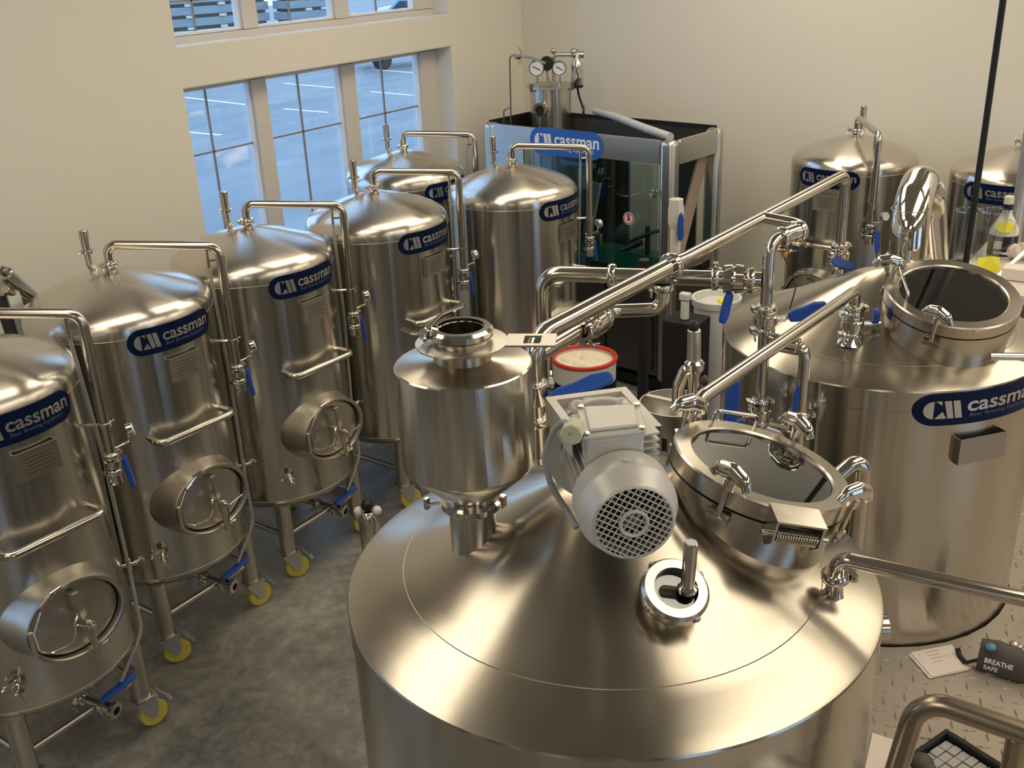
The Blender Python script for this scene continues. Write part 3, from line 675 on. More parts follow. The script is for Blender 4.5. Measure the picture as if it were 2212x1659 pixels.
t.part('air_hose', MB().tube([cn + V((0, 0, -.10)), pd(1250, 205, vh), pd(1260, 235, vh), V((pd(1260, 262, vh).x, pd(1260, 262, vh).y, zr + .002))], .009, .05, 8), 'black_rubber')
t.part('drain_tube', MB().cyl(V((*pd(1261, 240, vh).xy, zr)), pd(1261, 228, vh), .013), 'bright_steel')
# film wrapped bar, rod stand, regulator
a = pz(1284, 240, MH + .03); b = pz(1448, 296, MH - .0); b = b + (b - a).normalized() * 0
single('wrapped_bar', MB().tube([a, a.lerp(b, .3) + V((0, 0, .012)), a.lerp(b, .7), b], lambda s_: .024 + .007 * math.sin(s_ * 21), .1, 12), 'film', 'film-wrapped bar lying slantwise across the filling machine top', 'bar')
rs = pd(1103, 262, hd(MM @ V((.1, 1.62, 0)))); dd = hd(rs)
t = Thing('rod_stand', V((rs.x, rs.y, zr)), 'thin bent rod stand with small grey fitting, left end of the filling machine', 'stand')
t.part('rod', MB().tube([(rs.x, rs.y, zr), pd(1101, 121, dd), pd(1116, 118, dd)], .006, .03, 8).tube([pd(1103, 232, dd), pd(1088, 237, dd), V((*pd(1088, 250, dd).xy, zr))], .006, .03, 8), 'dark_steel')
t.part('fitting', MB().lathe([(.02, -.02), (.035, .0), (.035, .012)], Matrix.Translation(pd(1119, 122, dd)), 16).tube([pd(1124, 122, dd), pd(1126, 112, dd), pd(1122, 101, dd)], .010, .02, 8), 'satin_steel')
t.part('glass_bowl', MB().cyl(pd(1123, 140, dd), pd(1123, 128, dd), .018), 'clear_glass')
t.part('link_tube', MB().tube([pd(1126, 121, dd), pd(1135, 122, dd - .02), pd(1155, 128, dd - .05), pd(1178, 136, dd - .1)], .010, .03, 8), 'satin_steel')

# ------------------------------------------------------------------ platform
PZ = .92
MC = V((1.763, .992, 0)); MR = .60
KC = V((3.577, .903, 0)); KR = .55
def notch(c, r, y, n=14):
    h = math.sqrt(r * r - (y - c.y) ** 2); a0 = math.atan2(y - c.y, h); a1 = math.atan2(y - c.y, -h)
    if a0 > 0: a0, a1 = a0, a1
    # go along the lower arc from right to left
    A0 = a0 if a0 <= 0 else a0; A1 = a1 if a1 <= 0 else a1 - 2 * PI
    return [(c.x + r * math.cos(A0 + (A1 - A0) * k / n), c.y + r * math.sin(A0 + (A1 - A0) * k / n)) for k in range(n + 1)]
poly = [(.7, -2.4), (6.2, -2.4), (6.2, 1.0), (4.15, 1.0), (4.15, .72)] + notch(KC, KR + .005, .72) + notch(MC, MR + .005, .72) + [(.7, .72)]
t = Thing('work_platform', (2.5, -1, 0), 'raised walkway of tan diamond plate in front of the two big vessels', 'platform')
t.part('deck', MB().prism(poly, PZ - .045, PZ), 'plate_steel', smooth=False)
lug = MB(); st = .052
for i in range(-40, 70):
    for j in range(-60, 30):
        x = 2.6 + i * st; y = .0 + j * st
        if not (.75 < x < 6.1 and -2.3 < y < .68): continue
        if (V((x, y, 0)) - MC).length < MR + .04 or (V((x, y, 0)) - KC).length < KR + .04: continue
        a = (.35 if (i + j) % 2 else .35 + PI / 2); dx, dy = math.cos(a), math.sin(a); L, w_ = .024, .0060
        lug.add([(x - dx * L, y - dy * L, PZ), (x + dy * w_, y - dx * w_, PZ), (x + dx * L, y + dy * L, PZ), (x - dy * w_, y + dx * w_, PZ), (x - dx * L * .45, y - dy * L * .45, PZ + .005), (x + dx * L * .45, y + dy * L * .45, PZ + .005)], [(0, 1, 5, 4)[:3] and (0, 1, 4), (1, 2, 5), (1, 5, 4), (2, 3, 5), (3, 0, 4), (3, 4, 5)])
t.part('raised_lugs', lug, 'plate_steel', smooth=False)
for x, y in ((.8, -2.3), (3.2, -2.3), (6.1, -2.3), (6.1, .9), (.8, .62), (2.62, .5)):
    t.part('platform_leg', MB().box((x, y, (PZ - .045) / 2), (.08, .08, PZ - .047)), 'satin_steel', smooth=False)

# ------------------------------------------------------------------ mash tun
def cone_z(r, R_, zrim, s1, s2, rs):
    return zrim + (R_ - r) * s1 if r > rs else zrim + (R_ - rs) * s1 + (rs - r) * s2
ZR = 1.866
def mz_(x, y): return cone_z(math.hypot(x - MC.x, y - MC.y), MR, ZR, .36, .55, .47)
def vessel(name, C, R_, zr, label, z0, apex_s=(.36, .55, .47)):
    T = Thing(name, C, label, 'brewing vessel'); m_ = Matrix.Translation(C)
    sh = T.part('shell', MB().lathe([(R_ - .008, z0), (R_ - .003, z0 + .01), (R_ - .003, zr - .075), (R_, zr - .072), (R_, zr - .006)], m_, 128, cap=False), 'tank_steel')
    s1, s2, rs = apex_s; pf = [(R_, zr - .006), (R_ - .002, zr - .001), (R_ - .008, zr + .002)]
    for k in range(1, 5): r = R_ - .008 - (R_ - .008 - rs) * k / 4; pf.append((r, cone_z(r, R_, zr, s1, s2, rs)))
    for k in range(1, 12): r = rs * (1 - k / 12); pf.append((r, cone_z(r, R_, zr, s1, s2, rs) - (.03 * max(0, 1 - r / .12) ** 2)))
    pf.append((.003, pf[-1][1] + .004))
    lid = T.part('conical_top', MB().lathe(pf, m_, 128, cap=False), 'lid_steel')
    T.part('weld_seam', MB().torus(C + V((0, 0, cone_z(rs, R_, zr, s1, s2, rs))), (0, 0, 1), rs, .0012, 96, n=6), 'weld', lid)
    T.part('vessel_bottom', MB().lathe([(.003, z0 - .05), (R_ * .7, z0 - .04), (R_ - .02, z0 - .01), (R_ - .008, z0)], m_, 64, cap=False), 'satin_steel')
    for k in range(3):
        a = 2 * PI * k / 3 + .9; T.part('leg', MB().cyl(C + V((math.cos(a) * R_ * .7, math.sin(a) * R_ * .7, 0)), C + V((math.cos(a) * R_ * .7, math.sin(a) * R_ * .7, z0 - .03)), .045), 'satin_steel')
    return T
MT = vessel('mash_tun', MC, MR, ZR, 'large round steel mash vessel with conical top filling the foreground', .40)
KT = vessel('kettle', KC, KR, 1.882, 'large steel kettle with round open-looking glass hatch, at right behind the mash vessel', .40, (.36, .50, .44))
def kz_(x, y): return cone_z(math.hypot(x - KC.x, y - KC.y), KR, 1.882, .36, .50, .44)
# manhole at the front foot of the mash tun shell
m_ = fr(MC + polar(MR - .02, -122, 1.62), polar(1, -122, 0), (0, 0, 1)); MT.part('side_port', MB().lathe([(.16, 0), (.16, .05), (.15, .06), (.001, .062)], m_, 40), 'satin_steel')
MT.part('side_port_neck', MB().cyl(MC + polar(MR - .02, -58, 1.70), MC + polar(MR + .05, -58, 1.70), .03), 'pipe_steel')

def hatch(T, c, n, R_, base_z, ends, dark='hatch_glass', grip=None, loop=None):
    "round glass hatch: neck, gasket, lid ring, glass, swing bolts"
    n = V(n).normalized(); c = V(c); up = V((0, 0, 1)); m_ = fr(c, n)
    L = 0
    # neck runs down along n until it passes the cone
    neckL = base_z
    nk = T.part('hatch_neck', MB().ringl([(R_ - .012, -neckL), (R_ - .004, -neckL), (R_ - .004, -.075), (R_ + .006, -.072), (R_ + .006, -.045), (R_ - .03, -.045), (R_ - .03, -.075), (R_ - .012, -.08)], m_, 72), 'rim_steel')
    T.part('gasket', MB().ringl([(R_ - .03, -.0445), (R_ + .002, -.0445), (R_ + .002, -.040), (R_ - .03, -.040)], m_, 64), 'black_rubber', nk)
    lid = T.part('hatch_lid', MB().ringl([(R_ - .034, -.0395), (R_ + .006, -.0395), (R_ + .006, -.004), (R_ + .002, 0), (R_ - .032, 0), (R_ - .036, -.004)], m_, 72), 'rim_steel')
    T.part('hatch_glass', MB().lathe([(R_ - .037, -.016), (R_ - .037, -.008)], m_, 64), dark, lid, smooth=False)
    return nk, lid, m_
def swing_bolt(T, m_, R_, ang, knob_dir=0., flip=False):
    a = math.radians(ang); e = V((math.cos(a), math.sin(a), 0)); tn = V((-math.sin(a), math.cos(a), 0))
    Lc = lambda r, t_, z: m_ @ V((e.x * r + tn.x * t_, e.y * r + tn.y * t_, z))
    b = MB()
    for q in (-1, 1): b.box((0, 0, 0), (.026, .005, .03), fr(Lc(R_ + .016, q * .012, -.065), (m_.to_3x3() @ V((0, 0, 1))), m_.to_3x3() @ tn) @ Matrix.Rotation(PI / 2, 4, 'Z'))
    b.cyl(Lc(R_ + .02, -.024, -.065), Lc(R_ + .02, .024, -.065), .0045, seg=8); lug_ = T.part('bolt_lug', b, 'pipe_steel')
    T.part('swing_bolt', MB().cyl(Lc(R_ + .018, 0, -.07), Lc(R_ + .018, 0, .03), .006, seg=12), 'pipe_steel', lug_)
    hb = MB().cyl(Lc(R_ + .018, 0, .004), Lc(R_ + .018, 0, .03), .011, .013, seg=14)
    ca, sa2 = math.cos(knob_dir), math.sin(knob_dir)
    D = lambda s_, z: m_ @ (V((e.x * (R_ + .018), e.y * (R_ + .018), z)) + V((ca * e.x + sa2 * tn.x, ca * e.y + sa2 * tn.y, 0)) * s_)
    hb.tube([D(-.046, .022), D(-.034, .038), D(0, .047), D(.034, .038), D(.046, .022)], lambda s_: .009 + .006 * math.sin(PI * s_), .025, 14, flat=1.35)
    T.part('wing_knob', hb, 'bright_steel', lug_)
def angle_of(m_, p):
    q = m_.inverted() @ V(p); return math.degrees(math.atan2(q.y, q.x))
def on_plane(u, v, c, n):
    w = ray(u, v); t_ = (V(c) - V((0, 0, HC))).dot(V(n)) / w.dot(V(n)); return V((0, 0, HC)) + w * t_
hc, hn, hr = V((1.985, .724, 2.115)), V((.148, -.229, .962)), .197
nk, lid, hm = hatch(MT, hc, hn, hr, .175, None)
for (u, v), kd in (((1480, 905), 1.2), ((1570, 1060), 1.3), ((1838, 1100), 1.2), ((1720, 940), 1.2)):
    swing_bolt(MT, hm, hr, angle_of(hm, on_plane(u, v, hc, hn)), kd)
# spring hinge
ha = angle_of(hm, on_plane(1720, 1105, hc, hn)); a = math.radians(ha); e = V((math.cos(a), math.sin(a), 0)); tn = V((-math.sin(a), math.cos(a), 0))
hl = lambda r, t_, z: hm @ V((e.x * r + tn.x * t_, e.y * r + tn.y * t_, z))
b = MB()
for q in (-.052, .052):
    ps = [hl(hr - .004, q, -.002), hl(hr + .05, q, -.012), hl(hr + .055, q, -.055), hl(hr + .03, q, -.075), hl(hr + .004, q, -.06)]; o_ = (hl(0, 1, 0) - hl(0, 0, 0)) * .0025
    b.add([p - o_ for p in ps] + [p + o_ for p in ps], [(0, 1, 2, 3, 4), (9, 8, 7, 6, 5)] + [(i, (i + 1) % 5, 5 + (i + 1) % 5, 5 + i) for i in range(5)])
tp = [hl(hr - .006, -.056, .001), hl(hr + .052, -.056, -.010), hl(hr + .052, .056, -.010), hl(hr - .006, .056, .001)]; nn = hm.to_3x3() @ V((0, 0, .004))
b.add(tp + [p + nn for p in tp], [(0, 1, 2, 3), (7, 6, 5, 4)] + [(i, (i + 1) % 4, 4 + (i + 1) % 4, 4 + i) for i in range(4)])
hg = MT.part('spring_hinge', b, 'rim_steel', smooth=False)
sp = MB(); n_ = 16
for k in range(n_): sp.torus(hl(hr + .038, -.044 + .088 * k / (n_ - 1), -.042), hl(0, 1, 0) - hl(0, 0, 0), .015, .0026, 18, n=6)
sp.cyl(hl(hr + .038, -.075, -.042), hl(hr + .038, .075, -.042), .006); MT.part('hinge_spring', sp, 'bright_steel', hg)
# lid handle and inner arch
a1, a2 = angle_of(hm, on_plane(1552, 925, hc, hn)), angle_of(hm, on_plane(1632, 940, hc, hn))
pt = lambda an, r, z: hm @ V((math.cos(math.radians(an)) * r, math.sin(math.radians(an)) * r, z))
MT.part('lid_handle', MB().tube([pt(a1, hr - .012, -.002), pt(a1, hr - .012, .034), pt(a2, hr - .012, .034), pt(a2, hr - .012, -.002)], .0045, .012, 10), 'bright_steel', lid)
# kettle hatch
kc, kn, kr = V((3.40, .640, 2.116)), V((-.20, -.15, .965)), .203
nk2, lid2, km = hatch(KT, kc, kn, kr, .20, None)
for (u, v), kd in (((2022, 700), 1.2), ((1925, 590), .4)):
    swing_bolt(KT, km, kr - .004, angle_of(km, on_plane(u, v, kc, kn)), kd)
a1, a2 = angle_of(km, on_plane(1945, 600, kc, kn)), angle_of(km, on_plane(1965, 655, kc, kn))
pt = lambda an, r, z: km @ V((math.cos(math.radians(an)) * r, math.sin(math.radians(an)) * r, z))
KT.part('lid_handle', MB().tube([pt(a1, kr - .02, -.002), pt(a1, kr - .02, .04), pt(a2, kr - .02, .04), pt(a2, kr - .02, -.002)], .0045, .012, 10), 'bright_steel', lid2)
KT.part('hatch_inner_ring', MB().torus(km @ V((.02, -.05, -.10)), kn, .13, .002, 48), 'bright_steel', nk2)
hp = on_plane(2190, 740, kc, kn) + V(kn) * -.05
KT.part('hatch_hinge', MB().cyl(hp + V((-.03, .05, 0)), hp + V((.02, -.05, 0)), .012).tube([hp, hp + V((.05, -.10, -.03)), hp + V((.06, -.22, -.06))], .007, .02, 8), 'bright_steel', nk2)
# kettle maker's plate
def fk(x, y, l):
    a = math.radians(-153.2) + x / (KR + .002); return V(((KR + .002 + l) * math.cos(a) , (KR + .002 + l) * math.sin(a), 1.765 + y))
KB = badge(.50, fk, KT.o, 'badge_navy', 'badge_letter', 'badge_small', .002, hk=.75)
m_ = fr(KC + polar(KR + .018, -128.5, 1.675), polar(1, -128.5, 0), (0, 0, 1))
dp = MB().box((0, 0, 0), (.175, .088, .003), m_).box((-.087, 0, -.014), (.003, .088, .028), m_).box((.087, 0, -.014), (.003, .088, .028), m_); KT.part('data_plate', dp, 'weld', smooth=False)
# top nozzles of the kettle
def nozzle(T, p, zf, h=.07, r=.018, ax=(0, 0, 1)):
    ax = V(ax); b = MB().lathe([(r + .022, -.012), (r + .006, .012), (r, .03), (r, h)], fr((p.x, p.y, zf), ax), 24, cap=False); T.part('nozzle', b, 'bright_steel')

# sight port of the mash tun
pc = V((1.630, .762, 2.035)); pn = V((-.301, -.408, .862)); pr_ = .0655
pc = on_plane(1460, 1272, V((1.63, .762, 2.045)), (0, 0, 1))
m_ = fr(pc, pn)
sp_ = MT.part('sight_port', MB().ringl([(.042, -.10), (.050, -.10), (.050, -.03), (.066, -.028), (.068, -.02), (.068, -.004), (.062, .004), (.044, .004), (.042, -.004)], m_, 40), 'rim_steel')
b = MB()
for k in range(4):
    a = PI / 2 * k + .3; b.box((.066 * math.cos(a), .066 * math.sin(a), -.012), (.012, .01, .016), m_)
MT.part('ring_nut_notches', b, 'dark_steel', sp_, smooth=False)
MT.part('dark_glass', MB().lathe([(.043, -.02), (.043, -.012)], m_, 32), 'hatch_glass', sp_, smooth=False); MT.part('port_well', MB().lathe([(.041, -.095), (.041, -.09)], m_, 32), 'black_matte', sp_)
b0 = pc + pn.normalized() * -.008 + RW[0] * .024; b1 = b0 + V((.002, -.004, .108)) 
LT = MT.part('port_lamp_tube', MB().cyl(b0, b1, .0135).lathe([(.02, 0), (.02, .008), (.014, .014)], fr(b0, b1 - b0), 20), 'bright_steel', sp_)
MT.part('tube_cap', MB().cyl(b1, b1 + (b1 - b0).normalized() * .002, .0125), 'gauge_face', sp_)

# ------------------------------------------------------------------ hopper
zt2 = 2.418
hp_ = pz(995, 790, zt2); hp_ = V((1.548, 1.212, 0)); HR = .1425
nb = mz_(hp_.x, hp_.y)
T = Thing('grist_hopper', (hp_.x, hp_.y, nb), 'round steel grist hopper with conical base clamped to a neck on the mash vessel', 'hopper', )
m_ = Matrix.Translation((hp_.x, hp_.y, 0))
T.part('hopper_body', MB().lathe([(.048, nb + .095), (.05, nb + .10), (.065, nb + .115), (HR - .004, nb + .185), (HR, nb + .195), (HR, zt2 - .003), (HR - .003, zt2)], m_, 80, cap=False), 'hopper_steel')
T.part('hopper_top', MB().lathe([(HR - .003, zt2), (.066, zt2 + .007), (.060, zt2 + .010), (.060, zt2 + .042), (.054, zt2 + .042)], m_, 72, cap=False), 'lid_steel')
T.part('inlet_flange', MB().ringl([(.052, 0), (.094, .002), (.095, .006), (.052, .010)], Matrix.Translation((hp_.x, hp_.y, zt2 + .040)), 56), 'satin_steel')
T.part('inlet_neck', MB().ringl([(.046, 0), (.056, 0), (.056, .025), (.046, .025)], Matrix.Translation((hp_.x, hp_.y, zt2 + .047)), 48), 'pipe_steel')
T.part('inlet_clamp', MB().ringl([(.048, 0), (.060, .0), (.066, .005), (.066, .017), (.060, .023), (.048, .023)], Matrix.Translation((hp_.x, hp_.y, zt2 + .056)), 48), 'bright_steel')
lc = V((hp_.x, hp_.y, zt2 + .065)); le = -R0; cm = MB(); c = lc + le * .07
cm.box((0, 0, 0), (.02, .02, .02), fr(c)); cm.cyl(c - TC * .02, c + TC * .04, .004, seg=8); cm.tube([c + le * .004, c + le * .03 + V((0, 0, .004)), c + le * .05 + V((0, 0, .015))], .005, .01, 8); cm.tube([c + V((0, 0, .01)), c + R0 * .03 - TC * .03 + V((0, 0, .03)), c + R0 * .07 - TC * .06 + V((0, 0, .035))], .005, .02, 8); T.part('clamp_lever', cm, 'bright_steel')
# slide gate plate
gp = V((hp_.x, hp_.y, zt2 + .046)); gd_ = (pz(1200, 727, gp.z) - pz(1080, 727, gp.z)); gd_.z = 0; gd_.normalize(); gs = V((-gd_.y, gd_.x, 0))
def gq(a, b, z=0): return gp + gd_ * a + gs * b + V((0, 0, z))
Lg = (pz(1203, 728, gp.z) - gp).dot(gd_)
pl = MB()
def slab(a0, a1, b0, b1):
    ps = [gq(a0, b0), gq(a1, b0), gq(a1, b1), gq(a0, b1)]; pl.add(ps + [p + V((0, 0, .004)) for p in ps], [(3, 2, 1, 0), (4, 5, 6, 7), (0, 1, 5, 4), (1, 2, 6, 5), (2, 3, 7, 6), (3, 0, 4, 7)])
slab(.092, Lg - .065, -.034, .034); slab(Lg - .03, Lg, -.034, .034); slab(Lg - .065, Lg - .03, -.034, -.022); slab(Lg - .065, Lg - .03, .022, .034)
T.part('slide_gate', pl, 'satin_steel', smooth=False)
T.part('outlet_clamp', MB().ringl([(.05, nb + .075), (.060, nb + .076), (.066, nb + .082), (.066, nb + .094), (.060, nb + .1), (.05, nb + .101)], m_, 40), 'bright_steel')
c = V((hp_.x, hp_.y, nb + .088)) - R0 * .07; T.part('wing_nut', MB().cyl(c, c - R0 * .028 - V((0, 0, .004)), .004, seg=8).box(c - R0 * .028, (.012, .008, .026)), 'bright_steel'); c = V((hp_.x, hp_.y, nb + .088)) + R0 * .064; T.part('clamp_hinge', MB().box(c, (.018, .018, .026)), 'bright_steel')
T.part('neck_pipe', MB().lathe([(.051, nb - .035), (.051, nb + .078)], m_, 48, cap=False), 'hopper_steel')

# ------------------------------------------------------------------ agitator motor
ma = V((.757, .653, 0)).normalized(); mf = V((1.402, .738, 2.254)); mu = V((0, 0, 1)); ms = ma.cross(mu)   # ms: photo right
mo = V((MC.x, MC.y, 2.10))
T = Thing('agitator_motor', mo, 'grey finned electric motor with grid fan cover lying on the mash vessel top', 'motor')
def mp(a, s_, z): return mf + ma * a + ms * s_ + mu * z
mm_ = fr(mf, ma, mu)
R_ = .093
T.part('fan_cowl', MB().lathe([(.068, .002), (.0705, -.001), (.074, .001), (.0765, .005), (R_ - .007, .036), (R_ - .001, .046), (R_, .054), (R_, .104), (R_ - .003, .106), (R_ - .005, .06), (R_ - .012, .04), (.068, .008)], mm_, 64, cap=False), 'motor_grey')
gr = MB(); st_ = .0103
for k in range(-6, 7):
    h = math.sqrt(max(.070 ** 2 - (k * st_) ** 2, 1e-6))
    gr.cyl(mm_ @ V((k * st_, -h, 0)), mm_ @ V((k * st_, h, 0)), .0014, seg=6); gr.cyl(mm_ @ V((-h, k * st_, 0)), mm_ @ V((h, k * st_, 0)), .0014, seg=6)
gr.v = [tuple(mf + Matrix.Rotation(.55, 3, ma) @ (V(p) - mf)) for p in gr.v]
gr.torus(mf, ma, .0245, .004, 30); T.part('fan_grille', gr, 'motor_grey')
fn = MB().lathe([(.001, .02), (.062, .02)], mm_, 30)
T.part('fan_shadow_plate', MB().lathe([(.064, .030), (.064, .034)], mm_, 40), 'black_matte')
bl = MB().cyl(mf + ma * .010, mf + ma * .030, .016)
for k in range(7): bl.box((.038, 0, .018), (.045, .003, .012), mm_ @ Matrix.Rotation(2 * PI * k / 7, 4, 'Z'))
T.part('fan_blades', bl, 'motor_dark')
b = MB().lathe([(.066, .095), (.066, .265)], mm_, 40); T.part('motor_body', b, 'motor_dark')
fb = MB()
for k in range(36):
    a = 2 * PI * k / 36
    if abs((math.degrees(a) + 180) % 360 - 180 - 90) < 20: pass
    fb.box((.072 * math.cos(a), .072 * math.sin(a), .18), (.022, .0028, .155), mm_ @ Matrix.Rotation(0, 4, 'Z')) if False else fb.box((.073, 0, .18), (.022, .0028, .155), mm_ @ Matrix.Rotation(a, 4, 'Z'))
T.part('cooling_fins', fb, 'motor_grey', smooth=False)
T.part('end_shield', MB().lathe([(.07, .262), (.084, .264), (.084, .282), (.07, .29)], mm_, 48), 'motor_grey')
fl = MB().ringl([(.086, .288), (.112, .288), (.114, .292), (.114, .302), (.112, .306), (.086, .306)], mm_, 56)
for k in range(6): fl.box((.05, 0, .297), (.10, .012, .012), mm_ @ Matrix.Rotation(PI * k / 3 + .2, 4, 'Z'))
T.part('mounting_flange', fl, 'motor_grey')
gb = MB().lathe([(.075, .30), (.08, .31), (.08, .38), (.06, .44)], mm_, 40); T.part('gearbox', gb, 'motor_grey')
T.part('gearbox_foot', MB().lathe([(.075, 2.065), (.075, 2.12), (.055, 2.125), (.055, 2.20)], Matrix.Translation(V((MC.x, MC.y, 0))), 40), 'motor_grey')
T.part('cowl_rib', MB().box((0, R_ - .003, .075), (.016, .01, .05), mm_) if False else MB().cyl(mp(.06, 0, R_ - .002), mp(.06, 0, R_ + .005), .007, seg=10), 'motor_grey')
# terminal box
tb0 = mp(.165, .0, .0); Zb = 2.318
def tb(a0, a1, s0, s1, z0, z1, mb=None):
    mb = mb or MB(); ps = [mf + ma * a + ms * s_ for a, s_ in ((a0, s0), (a1, s0), (a1, s1), (a0, s1))]
    return mb.add([(p.x, p.y, z0) for p in ps] + [(p.x, p.y, z1) for p in ps], [(3, 2, 1, 0), (4, 5, 6, 7), (0, 1, 5, 4), (1, 2, 6, 5), (2, 3, 7, 6), (3, 0, 4, 7)])
# the box is turned a little against the motor axis
c = [pz(u, v, 2.385) for u, v in ((1260, 940), (1396, 925), (1383, 868), (1246, 874))]
def quad_box(cs, z0, z1, inset=0.):
    m0 = sum(cs, V((0, 0, 0))) / len(cs); q = [m0 + (p - m0) * (1 - inset) for p in cs]; n = len(q)
    return MB().add([(p.x, p.y, z0) for p in q] + [(p.x, p.y, z1) for p in q], [tuple(reversed(range(n))), tuple(range(n, 2 * n))] + [(i, (i + 1) % n, n + (i + 1) % n, n + i) for i in range(n)])
tbx = T.part('terminal_box', quad_box(c, 2.302, 2.372, .06), 'motor_grey', smooth=False, bevel=.005)
lidp = T.part('box_lid', quad_box(c, 2.372, 2.381), 'motor_grey', tbx, smooth=False, bevel=.003); T.part('lid_plate', quad_box(c, 2.381, 2.388, .22), 'motor_grey', lidp, smooth=False, bevel=.003)
for k in range(4):
    m0 = sum(c, V((0, 0, 0))) / 4; p = m0 + (c[k] - m0) * .88; T.part('lid_screw', MB().cyl((p.x, p.y, 2.380), (p.x, p.y, 2.386), .006, seg=12), 'bright_steel', lidp)
# open square housing behind the box
cs = [pz(u, v, 2.352) for u, v in ((1236, 938), (1430, 920), (1352, 835), (1178, 858))]
m0 = sum(cs, V((0, 0, 0))) / 4; inn = [m0 + (p - m0) * .80 for p in cs]
hb = MB(); zz = (2.300, 2.352)
vs = [(p.x, p.y, zz[0]) for p in cs] + [(p.x, p.y, zz[1]) for p in cs] + [(p.x, p.y, zz[1]) for p in inn] + [(p.x, p.y, zz[0] + .03) for p in inn] + [(p.x, p.y, zz[0]) for p in inn]
fs = []
for i in range(4):
    j = (i + 1) % 4
    if i != 0: fs += [(i, j, 4 + j, 4 + i)]
    fs += [(4 + i, 4 + j, 8 + j, 8 + i), (8 + i, 8 + j, 12 + j, 12 + i)]
fs += [(12, 13, 14, 15)]
hb.add(vs, fs); T.part('square_housing', hb, 'motor_grey', smooth=False)
bl = MB()
for k in range(9):
    p = m0 + V((.05 * math.cos(k * .7 + .3), .05 * math.sin(k * .7 + .3), 0)); bl.sphere((p.x, p.y, 2.325 + .010 * (k % 3)), .020 + .004 * (k % 2), 10)
T.part('sealing_lumps', bl, 'motor_grey')
gl = pd(1236, 935, hd(pz(1262, 935, 2.385)) - .012); go = (gl - pz(1262, 935, 2.335)).normalized(); go.z = 0
b = MB().cyl(gl - go * .03, gl + go * .012, .021, seg=8); T.part('cable_gland', b, 'gland')
cfp = [gl + go * .01, pd(1222, 905, hd(gl) + .02), pd(1196, 930, hd(gl) + .04), pd(1175, 985, hd(gl) + .05), pd(1190, 1050, hd(gl) + .05), pd(1225, 1105, hd(gl) + .03), pd(1246, 1140, hd(gl))]
T.part('power_cable', MB().tube(cfp, .0062, .06, 10), 'cable_grey')
sf = MB()
for k in range(6):
    z = 2.352 - k * .0165; a = pz(1382, 935, z); b_ = pz(1424, 930, z); a = pd(1384, 938 + k * 15, hd(pz(1384, 938, 2.36))); b_ = pd(1422, 932 + k * 14, hd(pz(1420, 932, 2.36)))
    d = (b_ - a); d.z = 0; L = d.length; mfin = Matrix.Translation(((a + b_) / 2)) @ Matrix.Rotation(math.atan2(d.y, d.x), 4, 'Z'); sf.box((0, .03, 0), (L, .075, .004), mfin)
T.part('side_fins', sf, 'motor_grey', smooth=False)

# ------------------------------------------------------------------ pipework
def flat(p, z): return V((p.x, p.y, z))
# A: transfer line from the mash tun to the kettle
bs = pz(1160, 1000, 1.93); da = hd(bs)
za = 2.285; A0 = flat(bs, za); en = pz(1812, 560, 2.06); zb = 2.385; A1 = flat(en, zb)
T = Thing('transfer_pipe', flat(bs, mz_(bs.x, bs.y)), 'long thick steel pipe rising diagonally from the mash vessel to the kettle', 'pipe')
mid = A0.lerp(A1, .36)
T.part('thick_pipe', MB().tube([flat(bs, 1.90), A0, mid], .0255, .07, 18), 'pipe_steel')
T.part('reducer', MB().cyl(mid, mid + (A1 - A0).normalized() * .06, .0255, .0195), 'pipe_steel')
T.part('clamp', clamp_mb(mid - (A1 - A0).normalized() * .012, A1 - A0, .026, (0, 0, -1)), 'bright_steel')
T.part('thin_pipe', MB().tube([mid + (A1 - A0).normalized() * .055, A1, flat(en, 2.11)], .019, .045, 18), 'pipe_steel')
T.part('clamp', clamp_mb(flat(bs, 2.155), (0, 0, 1), .0255, R0), 'bright_steel')
T.part('clamp', clamp_mb(flat(bs, 2.055), (0, 0, 1), .0255, -R0), 'bright_steel')
T.part('base_flare', MB().lathe([(.055, -.035), (.032, .01), (.0255, .03)], Matrix.Translation(flat(bs, mz_(bs.x, bs.y))), 24, cap=False), 'bright_steel')
vb = pd(1172, 848, da); T.part('valve_body', MB().lathe([(.026, -.03), (.04, -.025), (.043, 0), (.04, .025), (.026, .03)], Matrix.Translation(flat(bs, vb.z)), 24), 'bright_steel')
h0 = pd(1188, 862, da - .04); h1 = pd(1325, 806, da + .02); T.part('valve_handle', handle_mb(h0, h1 - h0, (-.5, -.4, .9), (h1 - h0).length, .048), 'blue_grip', bevel=.006)
valve(T, flat(en, 2.075), (0, 0, 1), .019, (R0 * .9 + V((0, 0, -.45))), TC + V((0, 0, .5)), .085, .036, side=(-R0 + TC * .8))
T.part('kettle_nozzle', MB().lathe([(.045, -.04), (.024, .0), (.0195, .02), (.0195, .07)], Matrix.Translation(flat(en, kz_(en.x, en.y))), 24, cap=False), 'bright_steel')
